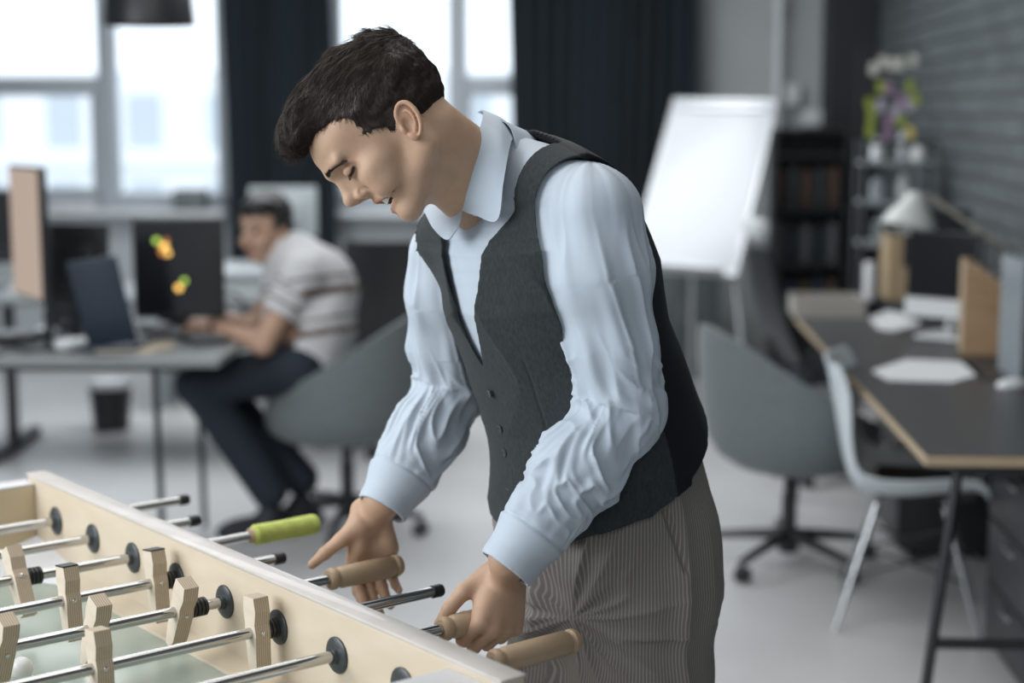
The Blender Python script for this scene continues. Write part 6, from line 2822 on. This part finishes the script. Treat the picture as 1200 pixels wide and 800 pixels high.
for s_ in (1, -1):
    hs_parts.append((ell(hp(-0.005, s_ * 0.075, 0.0), (0.018, 0.008, 0.03), HMs), 0.004))
    hs_parts.append((ell(hp(0.065, s_ * 0.035, -0.02), (0.025, 0.022, 0.02), HMs), 0.015))


def seat_hand(w, h, thumb):
    d = nrm(h - w)
    sd = nrm(np.cross(V(0, 0, 1), d))
    out = [(rbox(w + d * 0.05, (0.05, 0.038, 0.014), basis(d, sd, np.cross(d, sd)), 0.012), 0.012)]
    for k in range(4):
        o_ = sd * (0.028 - 0.019 * k)
        out.append((chain([w + d * 0.09 + o_, w + d * 0.125 + o_ + V(0, 0, -0.004), w + d * 0.155 + o_ + V(0, 0, -0.020)], [0.0095, 0.0085, 0.007]), 0.004))
    out.append((chain([w + d * 0.03 + sd * thumb * 0.03, w + d * 0.06 + sd * thumb * 0.055, w + d * 0.085 + sd * thumb * 0.06], [0.012, 0.010, 0.008]), 0.006))
    return out


sparts = hs_parts + [(cone(hp(-0.03, 0, -0.05), nk, 0.055, 0.06), 0.02), (cone(nk, chest, 0.08, 0.12), 0.04), (cone(chest, hipc, 0.12, 0.13), 0.03),
                     (cone(sN, eN, 0.048, 0.040), 0.03), (cone(eN, wN, 0.040, 0.027), 0.02), (cone(sF, eF, 0.048, 0.040), 0.03), (cone(eF, wF, 0.040, 0.027), 0.02),
                     (cone(hiN, kN, 0.075, 0.058), 0.03), (cone(kN, aN, 0.056, 0.040), 0.02), (cone(hiF, kF, 0.075, 0.058), 0.03), (cone(kF, aF, 0.056, 0.040), 0.02)] + seat_hand(wN, hN, -1) + seat_hand(wF, hF, 1)
sF_ = union(sparts)
v, q = surface(sF_, 0.0045)
SK2 = mat('skin_tan', (0.43, 0.27, 0.19), rough=0.5, sss=0.1)
mesh_obj('body', v, q, SK2, sm)
hairs = union([(ell(hp(-0.014, 0, 0.052), (0.111, 0.091, 0.098), HMs), 0.0), (ell(hp(-0.055, 0, -0.01), (0.055, 0.076, 0.07), HMs), 0.02), (ell(hp(0.05, 0.02, 0.10), (0.055, 0.06, 0.035), HMs), 0.02)])


def sh_f(P, lo=None, hi=None):
    L = (P - hd_) @ HMs
    d = hairs(P, lo, hi) - 0.006 * vnoise(L[..., 0] * 40, L[..., 1] * 60, L[..., 2] * 30)
    d = smax(d, np.minimum(L[..., 0] - 0.035, 0.075 - L[..., 2]), 0.01)
    return smax(d, -(L[..., 2] + 0.07), 0.01)


sh_f.blocky = True
sh_f.bb = hairs.bb
v, q = surface(sh_f, 0.004)
mesh_obj('hair', v, q, mat('near_black_hair', (0.012, 0.011, 0.011), rough=0.5), sm)
EYE = mat('dark_eye', (0.015, 0.012, 0.010), rough=0.2)
for s_ in (1, -1):
    mb = MB()
    p = hp(0.083, s_ * 0.031, 0.020)
    mb.lathe(p, hf, [(0, 0.010), (0.005, 0.009), (0.008, 0.004), (0.0085, 0)], 12)
    o = mb.build('eye', EYE, None, origin=(0, 0, 0), smooth=True)
    o.parent = sm
    o.matrix_parent_inverse = sm.matrix_basis.inverted()
    mb = MB()
    mb.tube([hp(0.092, s_ * 0.012, 0.043), hp(0.090, s_ * 0.030, 0.048), hp(0.080, s_ * 0.048, 0.042)], [0.003, 0.004, 0.002], 8)
    o = mb.build('eyebrow', mat('near_black_hair', (0, 0, 0)), None, origin=(0, 0, 0), smooth=True)
    o.parent = sm
    o.matrix_parent_inverse = sm.matrix_basis.inverted()
mb = MB()
mb.tube([hp(0.083, -0.022, -0.050), hp(0.092, 0, -0.052), hp(0.083, 0.022, -0.050)], [0.003, 0.006, 0.003], 8)
o = mb.build('lips', mat('muted_lip', (0.30, 0.13, 0.11), rough=0.5), None, origin=(0, 0, 0), smooth=True)
o.parent = sm
o.matrix_parent_inverse = sm.matrix_basis.inverted()
# shirt with short sleeves
slN, slF = sN * 0.42 + eN * 0.58, sF * 0.42 + eF * 0.58
back = chest + V(0.05, 0.02, -0.02)
tsF = union([(chain([nk + V(0.02, 0, -0.05), chest, pc(362, 385, zc), hipc], [0.110, 0.165, 0.162, 0.158], 0.04), 0.0), (cone(nk, sN, 0.075, 0.070), 0.05), (cone(nk, sF, 0.075, 0.070), 0.05),
             (cone(sN, slN, 0.072, 0.062), 0.03), (cone(sF, slF, 0.072, 0.062), 0.03)])


def ts_f(P, lo=None, hi=None):
    d = tsF(P, lo, hi)
    d = d - 0.006 * ridge(vnoise(P[..., 0] * 14 + P[..., 2] * 8, P[..., 1] * 12, P[..., 2] * 10), 2)
    for a_, b_ in ((sN, eN), (sF, eF)):
        ax_ = nrm(b_ - a_)
        c_ = a_ * 0.42 + b_ * 0.58
        w_ = (P - c_) @ ax_
        near = np.linalg.norm(P - c_ - ax_ * 0.04, axis=-1) - 0.11
        d = smax(d, np.where(near < 0, w_, -0.1), 0.003)
    return smax(d, (hipc[2] - 0.04) - P[..., 2], 0.01)


ts_f.blocky = True
ts_f.bb = (tsF.bb[0] - 0.02, tsF.bb[1] + 0.02)
v, q = surface(ts_f, 0.006)
TS = mat('white_striped_cotton', (0.50, 0.50, 0.50), rough=0.85)
nt = TS.node_tree
at = nt.nodes.new('ShaderNodeAttribute')
at.attribute_name = 'stripe'
nt.links.new(at.outputs['Color'], nt.nodes['Principled BSDF'].inputs['Base Color'])
col_ = np.tile(V(0.54, 0.54, 0.55), (len(v), 1))
# woven stripes: bands at fixed heights along the torso and round the sleeves
ta = nrm(nk - hipc + V(-0.02, 0, 0))
hgt = (v - hipc) @ ta
armd = np.minimum(cone(sN, eN, 0.072, 0.06)(v), cone(sF, eF, 0.072, 0.06)(v))
on_arm = (armd < 0.004) & (np.abs((v - hipc) @ V(0, 1, 0)) > 0.10)
for h_, w_ in ((0.105, 0.013), (0.150, 0.006), (0.245, 0.015), (0.295, 0.006)):
    m_ = (np.abs(hgt - h_) < w_) & ~on_arm
    col_[m_] = V(0.13, 0.09, 0.08)
axN = nrm(eN - sN)
for t_, w_ in ((0.045, 0.009), (0.075, 0.004), (0.120, 0.006)):
    m_ = on_arm & (np.abs((v - sN) @ axN - t_) < w_)
    col_[m_] = V(0.13, 0.09, 0.08)
mesh_obj('shirt', v, q, TS, sm, {'stripe': col_})
NT = mat('navy_denim', (0.010, 0.017, 0.028), rough=0.8)
pt = union([(cone(hipc, hiN, 0.135, 0.10), 0.0), (cone(hipc, hiF, 0.135, 0.10), 0.02), (cone(hiN, kN, 0.092, 0.078), 0.03), (cone(hiF, kF, 0.092, 0.078), 0.03),
            (cone(kN, aN, 0.076, 0.068), 0.02), (cone(kF, aF, 0.076, 0.068), 0.02)])


def pt_f(P, lo=None, hi=None):
    return smax(pt(P, lo, hi), 0.06 - P[..., 2], 0.005)


pt_f.blocky = True
pt_f.bb = pt.bb
v, q = surface(pt_f, 0.008)
mesh_obj('trousers', v, q, NT, sm)
for a_, lab in ((aN, None), (aF, None)):
    f0_ = V(a_[0], a_[1], 0)
    dsh = nrm(V(-0.93, -0.35, 0))
    sf = union([(ell(f0_ + dsh * 0.055 + V(0, 0, 0.045), (0.145, 0.050, 0.050), basis(dsh, np.cross(V(0, 0, 1), dsh), V(0, 0, 1))), 0.0), (cone(f0_ + V(0, 0, 0.10), f0_ + V(0, 0, 0.05), 0.045, 0.05), 0.03)])

    def s2(P, lo=None, hi=None, sf=sf):
        return smax(sf(P, lo, hi), 0.015 - P[..., 2], 0.003)
    s2.blocky = True
    s2.bb = sf.bb
    v, q = surface(s2, 0.007)
    so = mesh_obj('shoe', v, q, mat('dark_navy_shoe', (0.010, 0.014, 0.020), rough=0.6), sm)
    mb = MB()
    ring = [f0_ + dsh * (0.055 + 0.148 * math.cos(t)) + np.cross(V(0, 0, 1), dsh) * 0.052 * math.sin(t) for t in np.linspace(0, 2 * PI, 25)[:-1]]
    mb.prism(ring, (0, 0, 0.018))
    o = mb.build('sole', mat('grey_sole', (0.35, 0.36, 0.37), rough=0.7), None, origin=(0, 0, 0))
    o.parent = sm
    o.matrix_parent_inverse = sm.matrix_basis.inverted()
mb = MB()
mb.lathe(wN - nrm(hN - wN) * 0.012, nrm(hN - wN), [(0, 0.028), (0, 0.031), (0.016, 0.031), (0.016, 0.028)], 20)
o = mb.build('wristwatch', BLKP, None, origin=(0, 0, 0), smooth=True)
o.parent = sm
o.matrix_parent_inverse = sm.matrix_basis.inverted()
